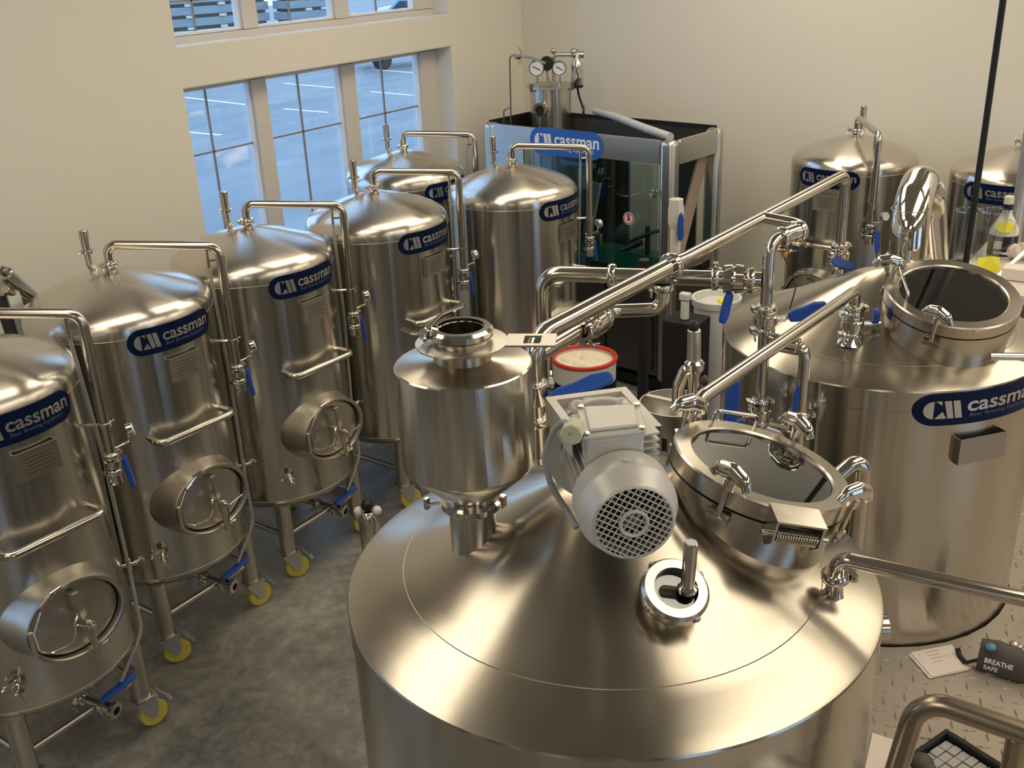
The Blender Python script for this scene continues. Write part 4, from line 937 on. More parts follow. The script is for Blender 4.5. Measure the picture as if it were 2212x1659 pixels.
# B: riser stand between the vessels
q = pz(1662, 545, 2.30); dq = hd(q); RZ = [pd(u, v, dq).z for u, v in ((1655, 690), (1650, 880), (1660, 605))]
q = flat(q, 0)
T = Thing('riser_pipe', q, 'upright steel riser with two blue-handled valves between the mash vessel and the kettle', 'pipe')
tA = pz(1640, 472, 2.345); e1 = pz(1752, 490, 2.335); e2 = pz(1688, 532, 2.325)
w = (A1 - A0).normalized(); k = (tA - A0).dot(w); tA = A0 + w * k
T.part('riser', MB().tube([tA, e1, flat(q, e1.z), flat(q, 1.60)], .0195, .05, 18), 'pipe_steel')
sgd = (flat(q, 0) - flat(e1, 0)).normalized(); s0 = flat(e1, e1.z) + sgd * .07; s1 = flat(e1, e1.z) + sgd * ((flat(q, 0) - flat(e1, 0)).length - .06)
b = MB().cyl(s0, s1, .027)
T.part('inline_sight_glass', b, 'bright_steel'); sgp = s0.lerp(s1, .45)
T.part('sight_window', MB().box((0, 0, 0), (.034, .004, .020), Matrix.Translation(sgp + V((-.02, -.012, .016))) @ Matrix.Rotation(math.atan2(sgd.y, sgd.x), 4, 'Z') @ Matrix.Rotation(.9, 4, 'X')), 'black_matte')
T.part('clamp', clamp_mb(s1, sgd, .02, (0, 0, -1)), 'bright_steel'); T.part('clamp', clamp_mb(s0, sgd, .02, (0, 0, -1)), 'bright_steel')
tg = s1 + V((0, 0, -.055)) + sgd * -.02; T.part('seal_tag', MB().sphere(tg, .011, 10, 1.4), 'orange_tag')
T.part('thin_cord', MB().tube([tg + V((0, 0, -.012)), pd(1722, 612, dq - .02), pd(1706, 668, dq - .03)], .0022, .05, 6), 'black_rubber')
T.part('tag_wire', MB().cyl(tg + V((0, 0, .012)), tg + V((0, 0, .045)), .003, seg=8), 'bright_steel')
valve(T, flat(q, RZ[0]), (0, 0, 1), .0195, R0 * .9 + V((0, 0, .28)), TC, .125, .046, side=(R0 - TC * .0))
zt3 = pd(1645, 868, dq).z; T.part('clamp', clamp_mb(flat(q, zt3), (0, 0, 1), .0195, -R0), 'bright_steel')
valve(T, flat(q, RZ[1] - .02), (0, 0, 1), .0195, (-R0 * .5 + V((0, 0, -1))), TC, .11, .034, side=(-R0 + TC * .5))
T.part('lower_tee', MB().cyl(flat(q, RZ[1] - .06) + TC * .00, flat(q, RZ[1] - .10) + R0 * .10, .024), 'bright_steel')
T.part('floor_post', MB().cyl(flat(q, 0), flat(q, 1.62), .0195), 'pipe_steel')
# C: crossover between rising elbow pipe and the riser
zc = RZ[2]; c0 = pz(1172, 590, zc); c1 = pz(1300, 593, zc); cz = flat(q, zc)
T = Thing('crossover_pipe', flat(c0, 0), 'thick steel pipe elbowing out level behind the hopper to the riser', 'pipe')
T.part('pipe', MB().tube([flat(c0, 0.0), flat(c0, zc), cz - (cz - flat(c0, zc)).normalized() * .02], .0255, .06, 18), 'pipe_steel')
u_ = (cz - flat(c0, zc)).normalized(); Lx = (cz - flat(c0, zc)).length
def cp_(u): 
    best = min((abs((ray(u, 600)).x * 0), 0) for _ in (0,)); k0, k1 = 0, 1
    for _ in range(40):
        k_ = (k0 + k1) / 2; p = flat(c0, zc) + u_ * (Lx * k_); r_ = p - V((0, 0, HC)); uu = CX + FPX * RW[0].dot(r_) / RW[2].dot(r_)
        if uu < u: k0 = k_
        else: k1 = k_
    return flat(c0, zc) + u_ * (Lx * k0)
for uu in (1322, 1545, 1622): T.part('clamp', clamp_mb(cp_(uu), u_, .0255, (0, 0, 1 if uu == 1545 else -1)), 'bright_steel')
T.part('valve_body', MB().lathe([(.026, -.035), (.045, -.03), (.048, -.006), (.040, 0), (.048, .006), (.045, .03), (.026, .035)], fr(cp_(1585), u_), 28), 'bright_steel')
hv = cp_(1583) + V((0, 0, -.04)) - R0 * .01; T.part('valve_handle', handle_mb(hv + TC * .02, -R0 * .35 + V((0, 0, -1)), TC + R0 * .6, .10, .030), 'blue_grip', bevel=.004); T.part('lever', MB().cyl(cp_(1585), hv + TC * .02, .007, seg=8), 'bright_steel')
# white ball valve column on the crossover
vp_ = cp_(1457)
T2 = Thing('ball_valve_column', vp_ + V((0, 0, .024)), 'pale upright pipe stub with ball valve and dark blue grip in front of the filling machine', 'valve')
zc1 = pd(1457, 430, hd(vp_)).z; zc0 = pd(1457, 490, hd(vp_)).z
T2.part('stub_pipe', MB().cyl(vp_ + V((0, 0, .0255)), flat(vp_, zc0), .0165), 'cream_plastic'); T2.part('valve_body', MB().lathe([(.018, zc0 - .002), (.022, zc0 + .005), (.026, zc0 + .02), (.026, zc1 - .03), (.023, zc1 - .015), (.023, zc1), (.015, zc1 + .002)], Matrix.Translation(flat(vp_, 0)), 8), 'cream_plastic')
gq_ = pd(1471, 462, hd(vp_) - .02); T2.part('valve_handle', handle_mb(gq_, (0, 0, -1), TC, .085, .020), 'blue_grip', bevel=.004); T2.part('lever', MB().cyl(flat(vp_, gq_.z + .0), gq_, .005, seg=8), 'bright_steel')
# D: lower loop with check valve
dd0 = hd(cp_(1432)); P_ = lambda u, v, d: pd(u, v, d)
l_top = cp_(1432); l1 = pd(1432, 668, hd(l_top)); zl = l1.z; l2 = pz(1320, 672, zl); l3 = pz(1205, 742, zl)
T = Thing('return_loop_pipe', l_top + V((0, 0, -.03)), 'steel pipe looping down below the crossover with a thick check valve', 'pipe')
T.part('pipe', MB().tube([flat(l_top, l_top.z - .024), flat(l_top, zl), l2, l3 + (l3 - l2).normalized() * .10], .0225, .06, 18), 'pipe_steel')
for k, rr_ in ((.35, .024), (.5, .03), (.62, .024)):
    pass
v0 = pz(1283, 700, zl); u3 = (l3 - l2).normalized(); T.part('check_valve', MB().lathe([(.024, -.05), (.036, -.045), (.036, -.03), (.042, -.024), (.042, .018), (.036, .022), (.036, .045), (.024, .05)], fr(v0, u3), 30), 'bright_steel')
T.part('clamp', clamp_mb(v0 - u3 * .06, u3, .024, (0, 0, 1)), 'bright_steel'); T.part('clamp', clamp_mb(v0 + u3 * .062, u3, .024, (0, 0, -1)), 'bright_steel'); T.part('clamp', clamp_mb(flat(l_top, (l_top.z + zl) / 2 + .02), (0, 0, 1), .022, -R0), 'bright_steel')
# E: thin spray line over the mash tun hatch to the kettle
e9 = pz(1838, 740, 1.95); dk = hd(e9); zt4 = pd(1846, 628, dk).z; E1 = flat(e9, zt4)
s9 = pz(1500, 905, 2.13); ds_ = hd(s9); zs = pd(1500, 868, ds_).z; E0 = flat(s9, zs)
zm = (zt4 + zs) / 2
T = Thing('spray_line_pipe', flat(s9, mz_(s9.x, s9.y)), 'slim steel pipe slanting up from beside the glass hatch to the kettle nozzle', 'pipe')
T.part('pipe', MB().tube([flat(s9, 2.0), E0, E1, flat(e9, zt4 - .05)], .0185, .05, 16), 'pipe_steel')
T.part('clamp', clamp_mb(flat(s9, 2.09), (0, 0, 1), .0185, -R0), 'bright_steel'); T.part('clamp', clamp_mb(flat(e9, zt4 - .06), (0, 0, 1), .0185, R0), 'bright_steel')
valve(T, flat(e9, zt4 - .115), (0, 0, 1), .0185, R0 * .9 + V((0, 0, .1)), None, .05, .04, side=R0)
T.part('kettle_nozzle', MB().lathe([(.05, -.02), (.028, .008), (.018, .03), (.018, .085)], Matrix.Translation(flat(e9, kz_(e9.x, e9.y))), 24, cap=False), 'bright_steel')
# F: lower sight glass branch right of the riser
f0 = flat(q, pd(1650, 800, dq).z); f1 = pz(1738, 748, f0.z + .05)
f1 = pd(1740, 752, dq - .05)
T = Thing('side_branch_pipe', flat(f1, PZ), 'stout sight-glass branch turning down beside the riser', 'pipe')
T.part('pipe', MB().tube([flat(f0, f1.z) + (f1 - f0).normalized() * .024, f1, flat(f1, 1.45)], .0195, .04, 16), 'pipe_steel')
ub = (f1 - flat(f0, f1.z)).normalized(); T.part('sight_glass', MB().cyl(flat(f0, f1.z) + ub * .035, f1 - ub * .02, .028), 'bright_steel')
T.part('sight_window', MB().box(flat(f0, f1.z) + ub * .06 + TC * .026 + V((0, 0, .012)), (.02, .02, .018)), 'black_matte')
hb_ = pd(1735, 900, dq - .06); hb1 = pd(1731, 835, dq - .06)
T.part('valve_handle', handle_mb(pd(1718, 915, dq - .06), (hb1 - pd(1718, 915, dq - .06)), TC, (hb1 - pd(1718, 915, dq - .06)).length + .01, .036), 'blue_grip', bevel=.005)
T.part('valve_body', MB().lathe([(.02, -.03), (.035, -.02), (.035, .02), (.02, .03)], Matrix.Translation(flat(f1, pd(1735, 915, dq - .05).z)), 20), 'bright_steel'); T.part('clamp', clamp_mb(flat(f1, pd(1735, 895, dq - .05).z), (0, 0, 1), .0195, R0), 'bright_steel')
# blue long handle left of the riser
x0_, x1_ = pd(1572, 925, 3.0), pd(1590, 818, 3.0)
T = Thing('drain_valve', flat(x0_, 1.62), 'valve with a long upright blue handle behind the glass hatch', 'valve')
T.part('valve_handle', handle_mb(x0_, x1_ - x0_, TC, (x1_ - x0_).length, .045), 'blue_grip', bevel=.006); T.part('valve_body', MB().lathe([(.03, -.03), (.045, -.02), (.045, .02), (.03, .03)], fr(x0_ + V((0, 0, -.03)) - TC * .03, TC), 20), 'bright_steel')
T.part('valve_post', MB().cyl(flat(x0_ - TC * .03, 0), flat(x0_ - TC * .03, x0_.z - .06), .022), 'pipe_steel')
# small handled valve hanging in front of the riser foot
x0_ = pd(1628, 905, 2.86)
# G: sampling column
g0 = pz(1497, 880, 2.03); dg = 2.62; gz = lambda v, u=1500: pd(u, v, dg)
T = Thing('sample_column', flat(gz(900), 0), 'slim upright steel column topped by a black knob, beside the white bin', 'fitting')
T.part('column', MB().cyl(gz(785), gz(712), .0175), 'satin_steel'); T.part('column_sleeve', MB().cyl(gz(712, 1493) + TC * .0, gz(785, 1491), .010), 'satin_steel')
T.part('black_knob', MB().sphere(gz(704, 1498), .016, 14), 'black_rubber')
T.part('collar', MB().lathe([(.02, -.012), (.027, -.006), (.027, .012), (.02, .02)], Matrix.Translation(gz(792)), 20), 'bright_steel')
T.part('column_foot', MB().cyl(gz(790), flat(gz(900), 0), .018), 'pipe_steel')
T.part('side_elbow', MB().tube([gz(795, 1498), gz(800, 1480), gz(835, 1466), gz(880, 1464)], .0175, .05, 14), 'pipe_steel')
T.part('cock', MB().cyl(gz(828, 1505), gz(818, 1528), .007, .012, seg=12).cyl(gz(840, 1503), gz(850, 1512), .02, seg=12), 'dark_steel')
# steel pan with a strap behind the motor
pc_ = pz(1455, 875, 1.75)
T = Thing('steel_pan', flat(pc_, 1.66), 'shallow round steel pan just behind the motor', 'pan')
T.part('pan_bowl', MB().lathe([(.07, 1.66), (.10, 1.70), (.112, 1.76), (.116, 1.76), (.104, 1.698), (.072, 1.655)], Matrix.Translation(flat(pc_, 0)), 40, cap=False), 'satin_steel'); T.part('pan_strap', MB().box(flat(pc_, 1.765), (.02, .20, .004)), 'satin_steel', smooth=False)
T.part('pan_post', MB().cyl(flat(pc_, 0), flat(pc_, 1.656), .02), 'satin_steel')
# H: discharge pipe from the mash tun to the right
h0 = pz(1803, 1262, 1.925); dh = hd(h0); zh = pd(1812, 1205, dh).z; h2 = pz(2250, 1302, zh)
T = Thing('discharge_pipe', flat(h0, mz_(h0.x, h0.y)), 'bright steel pipe elbowing off the mash vessel and running out to the right edge', 'pipe')
T.part('pipe', MB().tube([flat(h0, 1.93), flat(h0, zh), h2 + (h2 - flat(h0, zh)) * .4, flat(h2 + (h2 - flat(h0, zh)) * .4, PZ)], .0165, .045, 18), 'pipe_steel')
T.part('clamp', clamp_mb(flat(h0, 1.945), (0, 0, 1), .017, R0), 'bright_steel'); T.part('nozzle', MB().lathe([(.035, -.03), (.02, .0), (.017, .03), (.017, .05)], Matrix.Translation(flat(h0, mz_(h0.x, h0.y) - .005)), 20, cap=False), 'bright_steel')
# I: hooked pipe behind the hatch
i0 = pd(1800, 1035, 2.36); i1 = pd(1868, 980, 2.40); 
T = Thing('hooked_pipe', flat(i1, PZ), 'steel pipe with a hooked bend standing between the glass hatch and the kettle', 'pipe')
T.part('pipe', MB().tube([flat(i0, i0.z - .02), i0, i1, flat(i1, PZ)], .0195, .045, 16), 'pipe_steel')
# J: vent stack of the kettle
v0 = pz(1955, 575, 2.12); dv = hd(v0) + .05; a = pd(1958, 580, dv); b = pd(1968, 450, dv); c = pd(2000, 385, dv + .12)
T = Thing('vent_stack', flat(a, kz_(a.x, a.y)), 'wide polished steam vent elbow rising from the kettle and bending away', 'vent')
T.part('vent_duct', MB().tube([flat(a, 1.98), a, b, pd(1988, 392, dv + .22), pd(2005, 420, dv + .5), pd(2012, 560, dv + .55), flat(pd(2014, 600, dv + .55), PZ + .002)], .064, .16, 32, n=10), 'bright_steel')
T.part('duct_clamp', clamp_mb(flat(a, pd(1955, 558, dv).z), (0, 0, 1), .066, -R0 + TC), 'bright_steel')
T.part('duct_seam', MB().torus(b, (b - a), .0645, .0015, 40), 'weld')

# ------------------------------------------------------------------ handrail
r0 = pz(1985, 1505, 1.86); r1 = pz(2230, 1590, 1.86); rl = pz(1925, 1700, 1.66)
T = Thing('handrail', flat(r0, PZ), 'thick brown-toned steel handrail with rounded corner at the bottom right', 'railing')
dr_ = (r1 - r0).normalized(); rb = r0 + dr_ * 1.5
T.part('rail_tube', MB().tube([V((rl.x, rl.y, PZ)) if False else flat(rl + (rl - r0) * .9, r0.z + (rl.z - r0.z) * 1.9), r0, rb], .021, .065, 20, n=10), 'rail_steel')
pp = pz(2204, 1575, 1.86); pp = r0 + dr_ * (pp - r0).dot(dr_); T.part('rail_post', MB().cyl(flat(pp, PZ), flat(pp, 1.85), .020), 'rail_steel')
pp = flat(rb, 0); T.part('rail_post', MB().cyl(flat(pp, PZ), flat(pp, 1.86), .020), 'rail_steel')
lw = rl + (rl - r0) * .9; lz = r0.z + (rl.z - r0.z) * 1.9; T.part('rail_post', MB().cyl((lw.x, lw.y, PZ), (lw.x, lw.y, lz + .01), .020), 'rail_steel')

# ------------------------------------------------------------------ things on the platform
cr = [pz(u, v, PZ) for u, v in ((1966, 1413), (2055, 1396), (2097, 1447), (2012, 1465))]
T = Thing('note_pad', cr[0], 'small stack of pinkish handwritten notes on the diamond plate at the kettle foot', 'paper')
T.part('under_sheet', quad_box([p + V((-.010, .004, 0)) for p in cr], PZ + .0036, PZ + .0045), 'paper', smooth=False); T.part('top_sheet', quad_box(cr, PZ + .006, PZ + .0075), 'paper', smooth=False)
mk = MB()
for fx, fy, L in ((.12, .15, .02), (.3, .12, .16), (.3, .25, .12), (.3, .38, .18), (.3, .52, .1), (.85, .8, .03)):
    p = cr[0].lerp(cr[1], fx).lerp(cr[3].lerp(cr[2], fx), fy); d = (cr[1] - cr[0]).normalized(); n_ = V((-d.y, d.x, 0)) * .0015; a = flat(p, PZ + .0078); b = a + d * L * .35
    mk.add([a - n_, b - n_, b + n_, a + n_], [(0, 1, 2, 3)])
T.part('pencil_marks', mk, 'paper_mark', smooth=False)
cr = [pz(u, v, PZ) for u, v in ((1884, 1586), (1935, 1602), (1920, 1720), (1860, 1700))]
T = Thing('paper_sheet', cr[0], 'white paper sheet on the diamond plate beside the mash vessel', 'paper')
T.part('sheet', quad_box(cr, PZ + .004, PZ + .0055), 'paper', smooth=False)
# bag
b0 = pz(2106, 1452, PZ); b1 = pz(2240, 1492, PZ); d = (b1 - b0); L = d.length; d.normalize(); up = V((0, 0, 1)); n_ = V((d.y, -d.x, 0))
T = Thing('respirator_bag', b0, 'dark grey soft bag lettered BREATHE SAFE on the diamond plate at the kettle foot', 'bag')
BH = .095; nx, nz = 16, 8; vs = []; fs = []
for i in range(nx + 1):
    for j in range(nz * 2 + 1):
        s_ = i / nx; a = PI * j / (nz * 2); th = .035 * (math.sin(a) ** .8) * (.75 + .25 * math.sin(PI * s_)); zz_ = BH * (1 - math.cos(a)) / 2 * (1 + .05 * math.sin(7 * s_)); 
        vs.append(b0 + d * (L * 1.1 * s_) + n_ * (th - .02) + V((0, 0, zz_ + .004)) - n_ * (zz_ * .35))
        vs.append(b0 + d * (L * 1.1 * s_) - n_ * (th + .02) + V((0, 0, zz_ + .004)) - n_ * (zz_ * .35))
m2 = (nz * 2 + 1) * 2
for i in range(nx):
    for j in range(nz * 2):
        p = i * m2 + j * 2; fs += [(p, p + 2, p + m2 + 2, p + m2), (p + 1, p + m2 + 1, p + m2 + 3, p + 3)]
fs += [tuple([k * 2 for k in range(nz * 2 + 1)] + [k * 2 + 1 for k in reversed(range(nz * 2 + 1))])]
bb = T.part('bag_body', MB().add(vs, fs), 'bag_grey')
for r_, (tx, yy) in enumerate((('BREATHE', .046), ('SAFE', .024))):
    v2, f2, tw = text_polys(tx, .021, .0005)
    def bp_(x, y):
        zz_ = yy + y; a = math.acos(max(-1, min(1, 1 - 2 * zz_ / BH))); th = .035 * (math.sin(a) ** .8) * .95
        return b0 + d * (.022 + x) + n_ * (th - .02 + .0035) + V((0, 0, zz_ + .004)) - n_ * (zz_ * .35)
    T.part('lettering', MB().add([bp_(x, y) for x, y in v2], f2), 'white_letter', bb, smooth=False)
T.part('mesh_pocket', MB().sphere(pz(2140, 1398, PZ + .095), .018, 12, .7), 'teal_part', bb)
cl = MB()
for k in range(7):
    p = pz(2155 + k * 12, 1392 + (k % 3) * 6, PZ + .09); cl.sphere(p, .012 + .004 * (k % 2), 10, .7)
T.part('crumpled_straps', cl, 'satin_steel', bb)
T.part('carry_strap', MB().tube([pz(2113, 1425, PZ + .04), pz(2085, 1432, PZ + .012), pz(2072, 1415, PZ + .012), pz(2068, 1400, PZ + .03)], .009, .02, 10, flat=.5), 'black_rubber', bb)
# work light tray
pts = [pz(u, v, PZ) for u, v in ((2045, 1578), (1990, 1620))]; c0 = pz(2043, 1580, PZ + .03); c1 = pz(1990, 1617, PZ + .03); c2 = pz(2146, 1660, PZ + .03)
e1_ = (c1 - c0); e2_ = (c2 - c0); e2_ = (e2_ - e1_.normalized() * e2_.dot(e1_.normalized())); e2_ = e2_.normalized() * (e2_.length * 1.35); e1_ = e1_ * 2.2
T = Thing('sorting_tray', flat(c0, PZ), 'black plastic tray with a grey gridded insert under the handrail', 'tray')
def tq(a, b, z): return c0 + e1_ * a + e2_ * b + V((0, 0, z - .03))
def trb(a0, a1, b0_, b1_, z0, z1, mb):
    ps = [(a0, b0_), (a1, b0_), (a1, b1_), (a0, b1_)]; return mb.add([tq(a, b, z0) for a, b in ps] + [tq(a, b, z1) for a, b in ps], [(3, 2, 1, 0), (4, 5, 6, 7), (0, 1, 5, 4), (1, 2, 6, 5), (2, 3, 7, 6), (3, 0, 4, 7)])
b = MB(); trb(0, 1, 0, .06, .0, .045, b); trb(0, 1, .94, 1, 0, .045, b); trb(0, .08, .06, .94, 0, .045, b); trb(.92, 1, .06, .94, 0, .045, b); trb(.08, .92, .06, .94, 0.002, .012, b); T.part('tray_frame', b, 'black_matte', smooth=False, bevel=.005)
b = MB()
for i in range(5):
    for j in range(7): trb(.10 + i * .164, .10 + i * .164 + .150, .085 + j * .12, .085 + j * .12 + .108, .012, .026 + .002 * ((i + j) % 2), b)
T.part('grid_insert', b, 'grid_grey', smooth=False, bevel=.002)
single('glove', MB().sphere(pz(1992, 1648, PZ + .035), .034, 14, .8).sphere(pz(2003, 1662, PZ + .03), .028, 12, .8), 'bag_grey', 'dark crumpled glove beside the gridded tray', 'glove')
single('yellow_clip', MB().box(pz(1974, 1634, PZ + .008), (.03, .022, .014)).cyl(pz(1980, 1626, PZ + .016), pz(1966, 1636, PZ + .016), .006, seg=10), 'label_yellow', 'small yellow clip next to the handrail leg', 'clip', bevel=.002)

# ------------------------------------------------------------------ bench behind the kettle
TZ = 1.70; D5 = 5.15
bx0, bx1, by0, by1 = 4.78, 5.62, -.35, .93
T = Thing('work_bench', ((bx0 + bx1) / 2, (by0 + by1) / 2, PZ), 'pale bench top crowded with glassware behind the kettle hatch', 'bench')
T.part('bench_top', MB().box(((bx0 + bx1) / 2, (by0 + by1) / 2, TZ - .02), (bx1 - bx0, by1 - by0, .04)), 'cream_plastic', smooth=False)
for x in (bx0 + .05, bx1 - .05):
    for y in (by0 + .05, by1 - .05): T.part('bench_leg', MB().box((x, y, (TZ - .04 + PZ) / 2), (.05, .05, TZ - .04 - PZ)), 'satin_steel', smooth=False)
def on_bench(u, v): return pz(u, v, TZ)
def jug(p, r, h, lb):
    T = Thing('glass_jug', p, lb, 'jug', 'clear jugs on the bench'); m_ = Matrix.Translation(p)
    T.part('jug_body', MB().lathe([(.001, .001), (r * .8, .001), (r * .82, .01), (r, h), (r - .003, h), (r * .8, .014), (.001, .012)], m_, 28, cap=False), 'clear_glass')
    T.part('jug_rim', MB().torus(p + V((0, 0, h)), (0, 0, 1), r, .003, 30), 'clear_glass')
    T.part('jug_handle', MB().tube([p + V((0, -r * .98, h * .85)), p + V((0, -r - .035, h * .8)), p + V((0, -r - .03, h * .35)), p + V((0, -r * .88, h * .25))], .006, .02, 8), 'clear_glass')
jug(on_bench(2082, 556), .062, .235, 'clear jug left of the black hanging cable')
jug(on_bench(2133, 560), .068, .24, 'clear jug right of the black hanging cable, beside the label-wrapped bottle')
p = on_bench(2166, 548) + V((-.05, 0, 0))
T = Thing('cleaner_bottle', p, 'squat bottle with black label and yellow spot beside the clear jugs', 'bottle'); m_ = Matrix.Translation(p)
T.part('bottle_body', MB().lathe([(.062, .0), (.066, .006), (.066, .12), (.062, .145), (.03, .20), (.022, .215), (.022, .25)], m_, 28), 'white_plastic', bevel=0)
T.part('bottle_label', MB().lathe([(.0675, .015), (.0675, .115)], m_, 28, cap=False), 'label_black'); T.part('neck_band', MB().lathe([(.024, .235), (.024, .262)], m_, 20), 'label_black'); T.part('bottle_cap', MB().lathe([(.022, .262), (.022, .295), (.018, .30)], m_, 20), 'cream_plastic')
tc_ = V((-p.x, -p.y, 0)).normalized(); pf = fr(p + tc_ * .058 + V((0, 0, .160)), (tc_ + V((0, 0, .55))), (0, 0, 1)); T.part('yellow_spot', MB().lathe([(.036, 0), (.036, .004)], pf, 20, sx=1.2, sy=.8), 'label_yellow'); 
T.part('label_patch', MB().box(p + tc_ * .066 + R0 * -.022 + V((0, 0, .075)), (.02, .034, .034)), 'cream_plastic'); T.part('label_stripe', MB().box(p + tc_ * .0665 + V((0, 0, .034)), (.012, .07, .010)), 'white_plastic')
c = on_bench(2137, 582); single('yellow_cloth', MB().add([c + V((-.05, .05, .002)), c + V((.02, .06, .045)), c + V((.05, -.03, .05)), c + V((-.03, -.05, .002)), c + V((0, .0, .065)), c + V((.06, .01, .002))], [(0, 3, 4), (0, 4, 1), (3, 2, 4), (1, 4, 2), (1, 2, 5)]), 'yellow_cloth', 'folded yellow cloth on the bench below the jugs', 'cloth')
a = on_bench(2158, 600) + V((0, 0, .01)); b = a + V((.16, -.10, .12)); single('tongs', MB().box((0, 0, .1), (.022, .010, .22), fr(a, b - a)), 'satin_steel', 'steel tongs propped up in front of the squat bottle', 'tongs')
for k, (u, v, lb) in enumerate(((2200, 560, 'crumpled pale paper towel on the bench at the right edge'), (2196, 602, 'small white paper box on the bench below the towel'))):
    c = on_bench(u, v)
    if k: single('paper_box', MB().box(c + V((.0, 0, .03)), (.10, .12, .055)), 'paper', lb, 'box', bevel=.004, smooth=False)
    else:
        b = MB(); random.seed(3)
        for q_ in range(9): b.sphere(c + V((random.uniform(-.05, .05), random.uniform(-.06, .06), .03 + .03 * random.random())), random.uniform(.025, .04), 8)
        single('paper_towel', b, 'paper', lb, 'paper towel')
# ------------------------------------------------------------------ cable, conduit
a = pd(2168, -8, 4.45); b = pd(2088, 556, 4.45); dn = (b - a)
T = Thing('hanging_cable', b + dn * .35, 'thick black cable hanging down in front of the right back wall', 'cable')
T.part('cable', MB().tube([a - dn * 2.0 if (a - dn * 2.0).z < zt - .02 else a - dn * ((zt - .02 - a.z) / -dn.z), a, a.lerp(b, .55) + V((.004, 0, 0)), b, b + V((.0, .0, -.42))], .0125, .3, 12), 'black_rubber')
a = pd(2212, 170, 5.6); b = pd(2190, 520, 5.6)
T = Thing('grey_conduit', flat(b, PZ), 'pale grey conduit pole at the right photo edge', 'pole')
T.part('pole', MB().cyl(flat(b, PZ), flat(b.lerp(a, .0), zt - .001), .032), 'caster_grey')
# ------------------------------------------------------------------ floor things
bc = pd(1262, 772, 6.0); BZ = bc.z; bc = flat(bc, 0)
T = Thing('lined_drum', bc, 'white drum with a red rim hose and crumpled liner, behind the hopper', 'drum'); m_ = Matrix.Translation(bc)
T.part('drum_body', MB().lathe([(.17, 0), (.18, .01), (.20, BZ - .02), (.20, BZ), (.192, BZ), (.19, BZ - .04), (.001, BZ - .045)], m_, 48, cap=False), 'white_plastic')
T.part('red_rim', MB().torus(bc + V((0, 0, BZ)), (0, 0, 1), .197, .014, 48), 'red_plastic'); T.part('blue_band', MB().lathe([(.1995, BZ - .20), (.2025, BZ - .13)], m_, 48, cap=False), 'badge_navy')
b = MB(); random.seed(5)
for k in range(12):
    a = random.uniform(0, 6.28); r_ = random.uniform(.02, .12); b.sphere(bc + V((r_ * math.cos(a), r_ * math.sin(a), BZ - .035)), random.uniform(.035, .06), 10, .55)
b.lathe([(.001, BZ - .03), (.188, BZ - .022)], m_, 40, cap=False); T.part('crumpled_liner', b, 'foam')
c = pd(1548, 640, 6.75); CZ = c.z; c = flat(c, 0); m_ = Matrix.Translation(c)
T = Thing('white_bin', c, 'tall white plastic bin between the filling machine and the kettle', 'bin')
T.part('bin_body', MB().lathe([(.135, 0), (.14, .01), (.15, CZ - .06), (.165, CZ - .05), (.17, CZ - .005), (.165, CZ), (.15, CZ - .004), (.145, CZ - .06), (.001, CZ - .065)], m_, 44, cap=False), 'white_plastic'); T.part('bin_lid', MB().lathe([(.11, CZ - .07), (.10, CZ - .03), (.02, CZ - .02)], m_, 32), 'white_plastic'); T.part('yellow_cap', MB().sphere(c + V((-.02, -.05, CZ - .02)), .035, 12, .6), 'label_yellow')
T.part('bin_seam', MB().torus(c + V((0, 0, CZ * .55)), (0, 0, 1), .1455, .002, 40), 'caster_grey')
c = flat(pd(1390, 700, 5.3), 0); T = Thing('black_post', c, 'black flared post standing in front of the filling machine', 'post')
T.part('post', MB().cyl(c + V((0, 0, .05)), flat(c, pd(1385, 560, 5.3).z), .030), 'black_matte'); T.part('post_base', MB().lathe([(.07, 0), (.07, .02), (.04, .06), (.03, .18)], Matrix.Translation(c), 24), 'black_matte')
sp = flat(pd(1480, 650, 6.35), 0); zz_ = pd(1480, 650, 6.35).z; T = Thing('spray_bottle', V((sp.x, sp.y, zz_ - .12)), 'white trigger spray head beside the white bin', 'bottle')
T.part('bottle_body', MB().cyl((sp.x, sp.y, zz_ - .12), (sp.x, sp.y, zz_ + .0), .028), 'white_plastic'); T.part('trigger_head', MB().box((sp.x, sp.y, zz_ + .03), (.05, .07, .05)), 'white_plastic', bevel=.008)
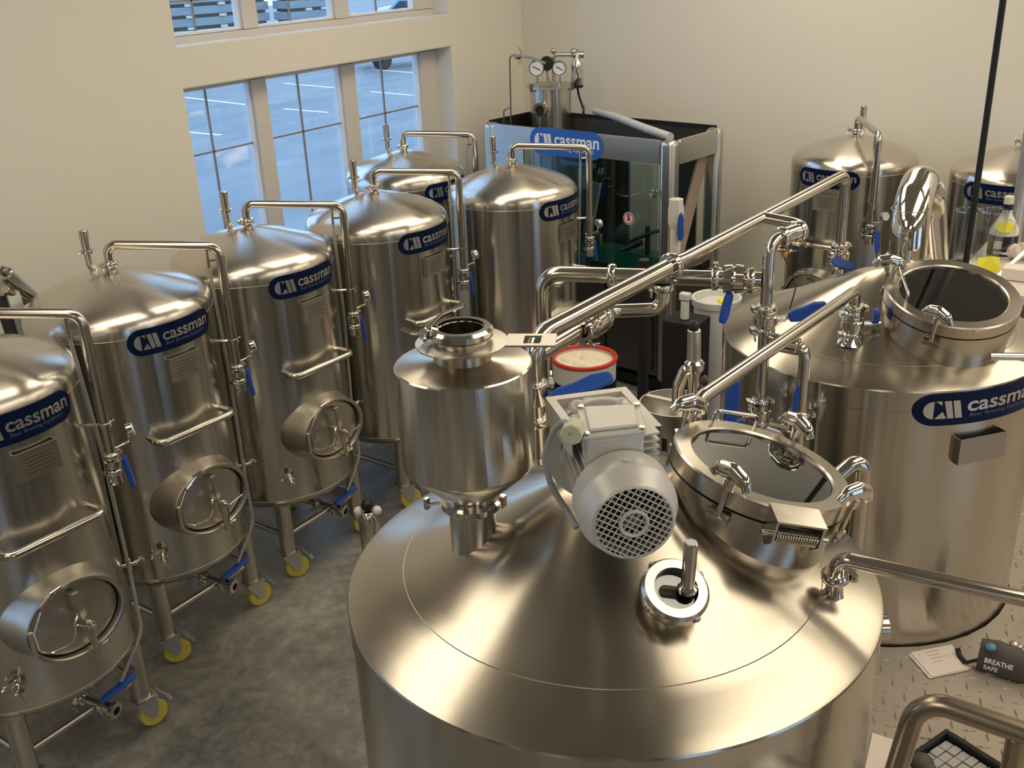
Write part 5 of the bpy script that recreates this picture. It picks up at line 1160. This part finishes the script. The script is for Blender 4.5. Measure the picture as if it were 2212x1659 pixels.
single('black_crate', MB().box((sp.x + .03, sp.y, (zz_ - .122) / 2), (.22, .24, zz_ - .124)), 'black_matte', 'tall black box carrying the white spray bottle', 'box', smooth=False, bevel=.01)
# steel flask on the floor left of the mash tun
c = pz(795, 1160, .30); c = flat(c, 0) ; zb_ = .36
c = flat(pd(797, 1130, hd(pz(797, 1160, .28))), 0); zt_b = pd(797, 1103, hd(c)).z
T = Thing('steel_canister', c, 'bright steel canister with black knob on the floor behind the mash vessel edge', 'canister'); m_ = Matrix.Translation(c)
T.part('canister_body', MB().lathe([(.05, .0), (.055, .01), (.055, zt_b - .05), (.045, zt_b - .02), (.03, zt_b)], m_, 28), 'bright_steel'); T.part('black_knob', MB().sphere(c + V((0, 0, zt_b + .035)), .034, 16), 'black_rubber')
for s_ in (-1, 1): T.part('white_tap', MB().sphere(c + R0 * (s_ * .05) + V((0, 0, zt_b)), .026, 14), 'white_plastic')
# frame and pipe behind the second tank at the far left
t0 = V((2.30, 4.98, 0))
T = Thing('hose_rack', t0, 'pale frame with slanting steel tubes behind the second bright tank at the left edge', 'rack')
w0 = pd(8, 590, 5.1); w1 = pd(80, 655, 5.25); T.part('upper_tube', MB().cyl(w0, w1 + (w1 - w0) * 1.2, .038), 'pipe_steel'); w2 = pd(10, 625, 5.1); w3 = pd(62, 655, 5.2); T.part('lower_tube', MB().cyl(w2, w3 + (w3 - w2) * 1.6, .022), 'pipe_steel')
T.part('clamp_lever', MB().tube([w0 + V((0, 0, .02)), pd(5, 577, 5.1), pd(16, 580, 5.1)], .008, .01, 8).cyl(w0, pd(20, 586, 5.1), .007, seg=8).sphere(pd(10, 587, 5.1), .022, 10), 'dark_steel')
fp0 = pd(16, 622, 5.15); fp1 = pd(48, 720, 5.1); T.part('frame_upright', MB().box((0, 0, .4), (.075, .06, .9), fr(fp0 + (fp0 - fp1) * .0, (fp1 - fp0))), 'caster_grey', smooth=False); T.part('dark_panel', MB().box((0, 0, .25), (.10, .02, .5), fr(pd(0, 640, 5.16), (fp1 - fp0))), 'black_matte', smooth=False)
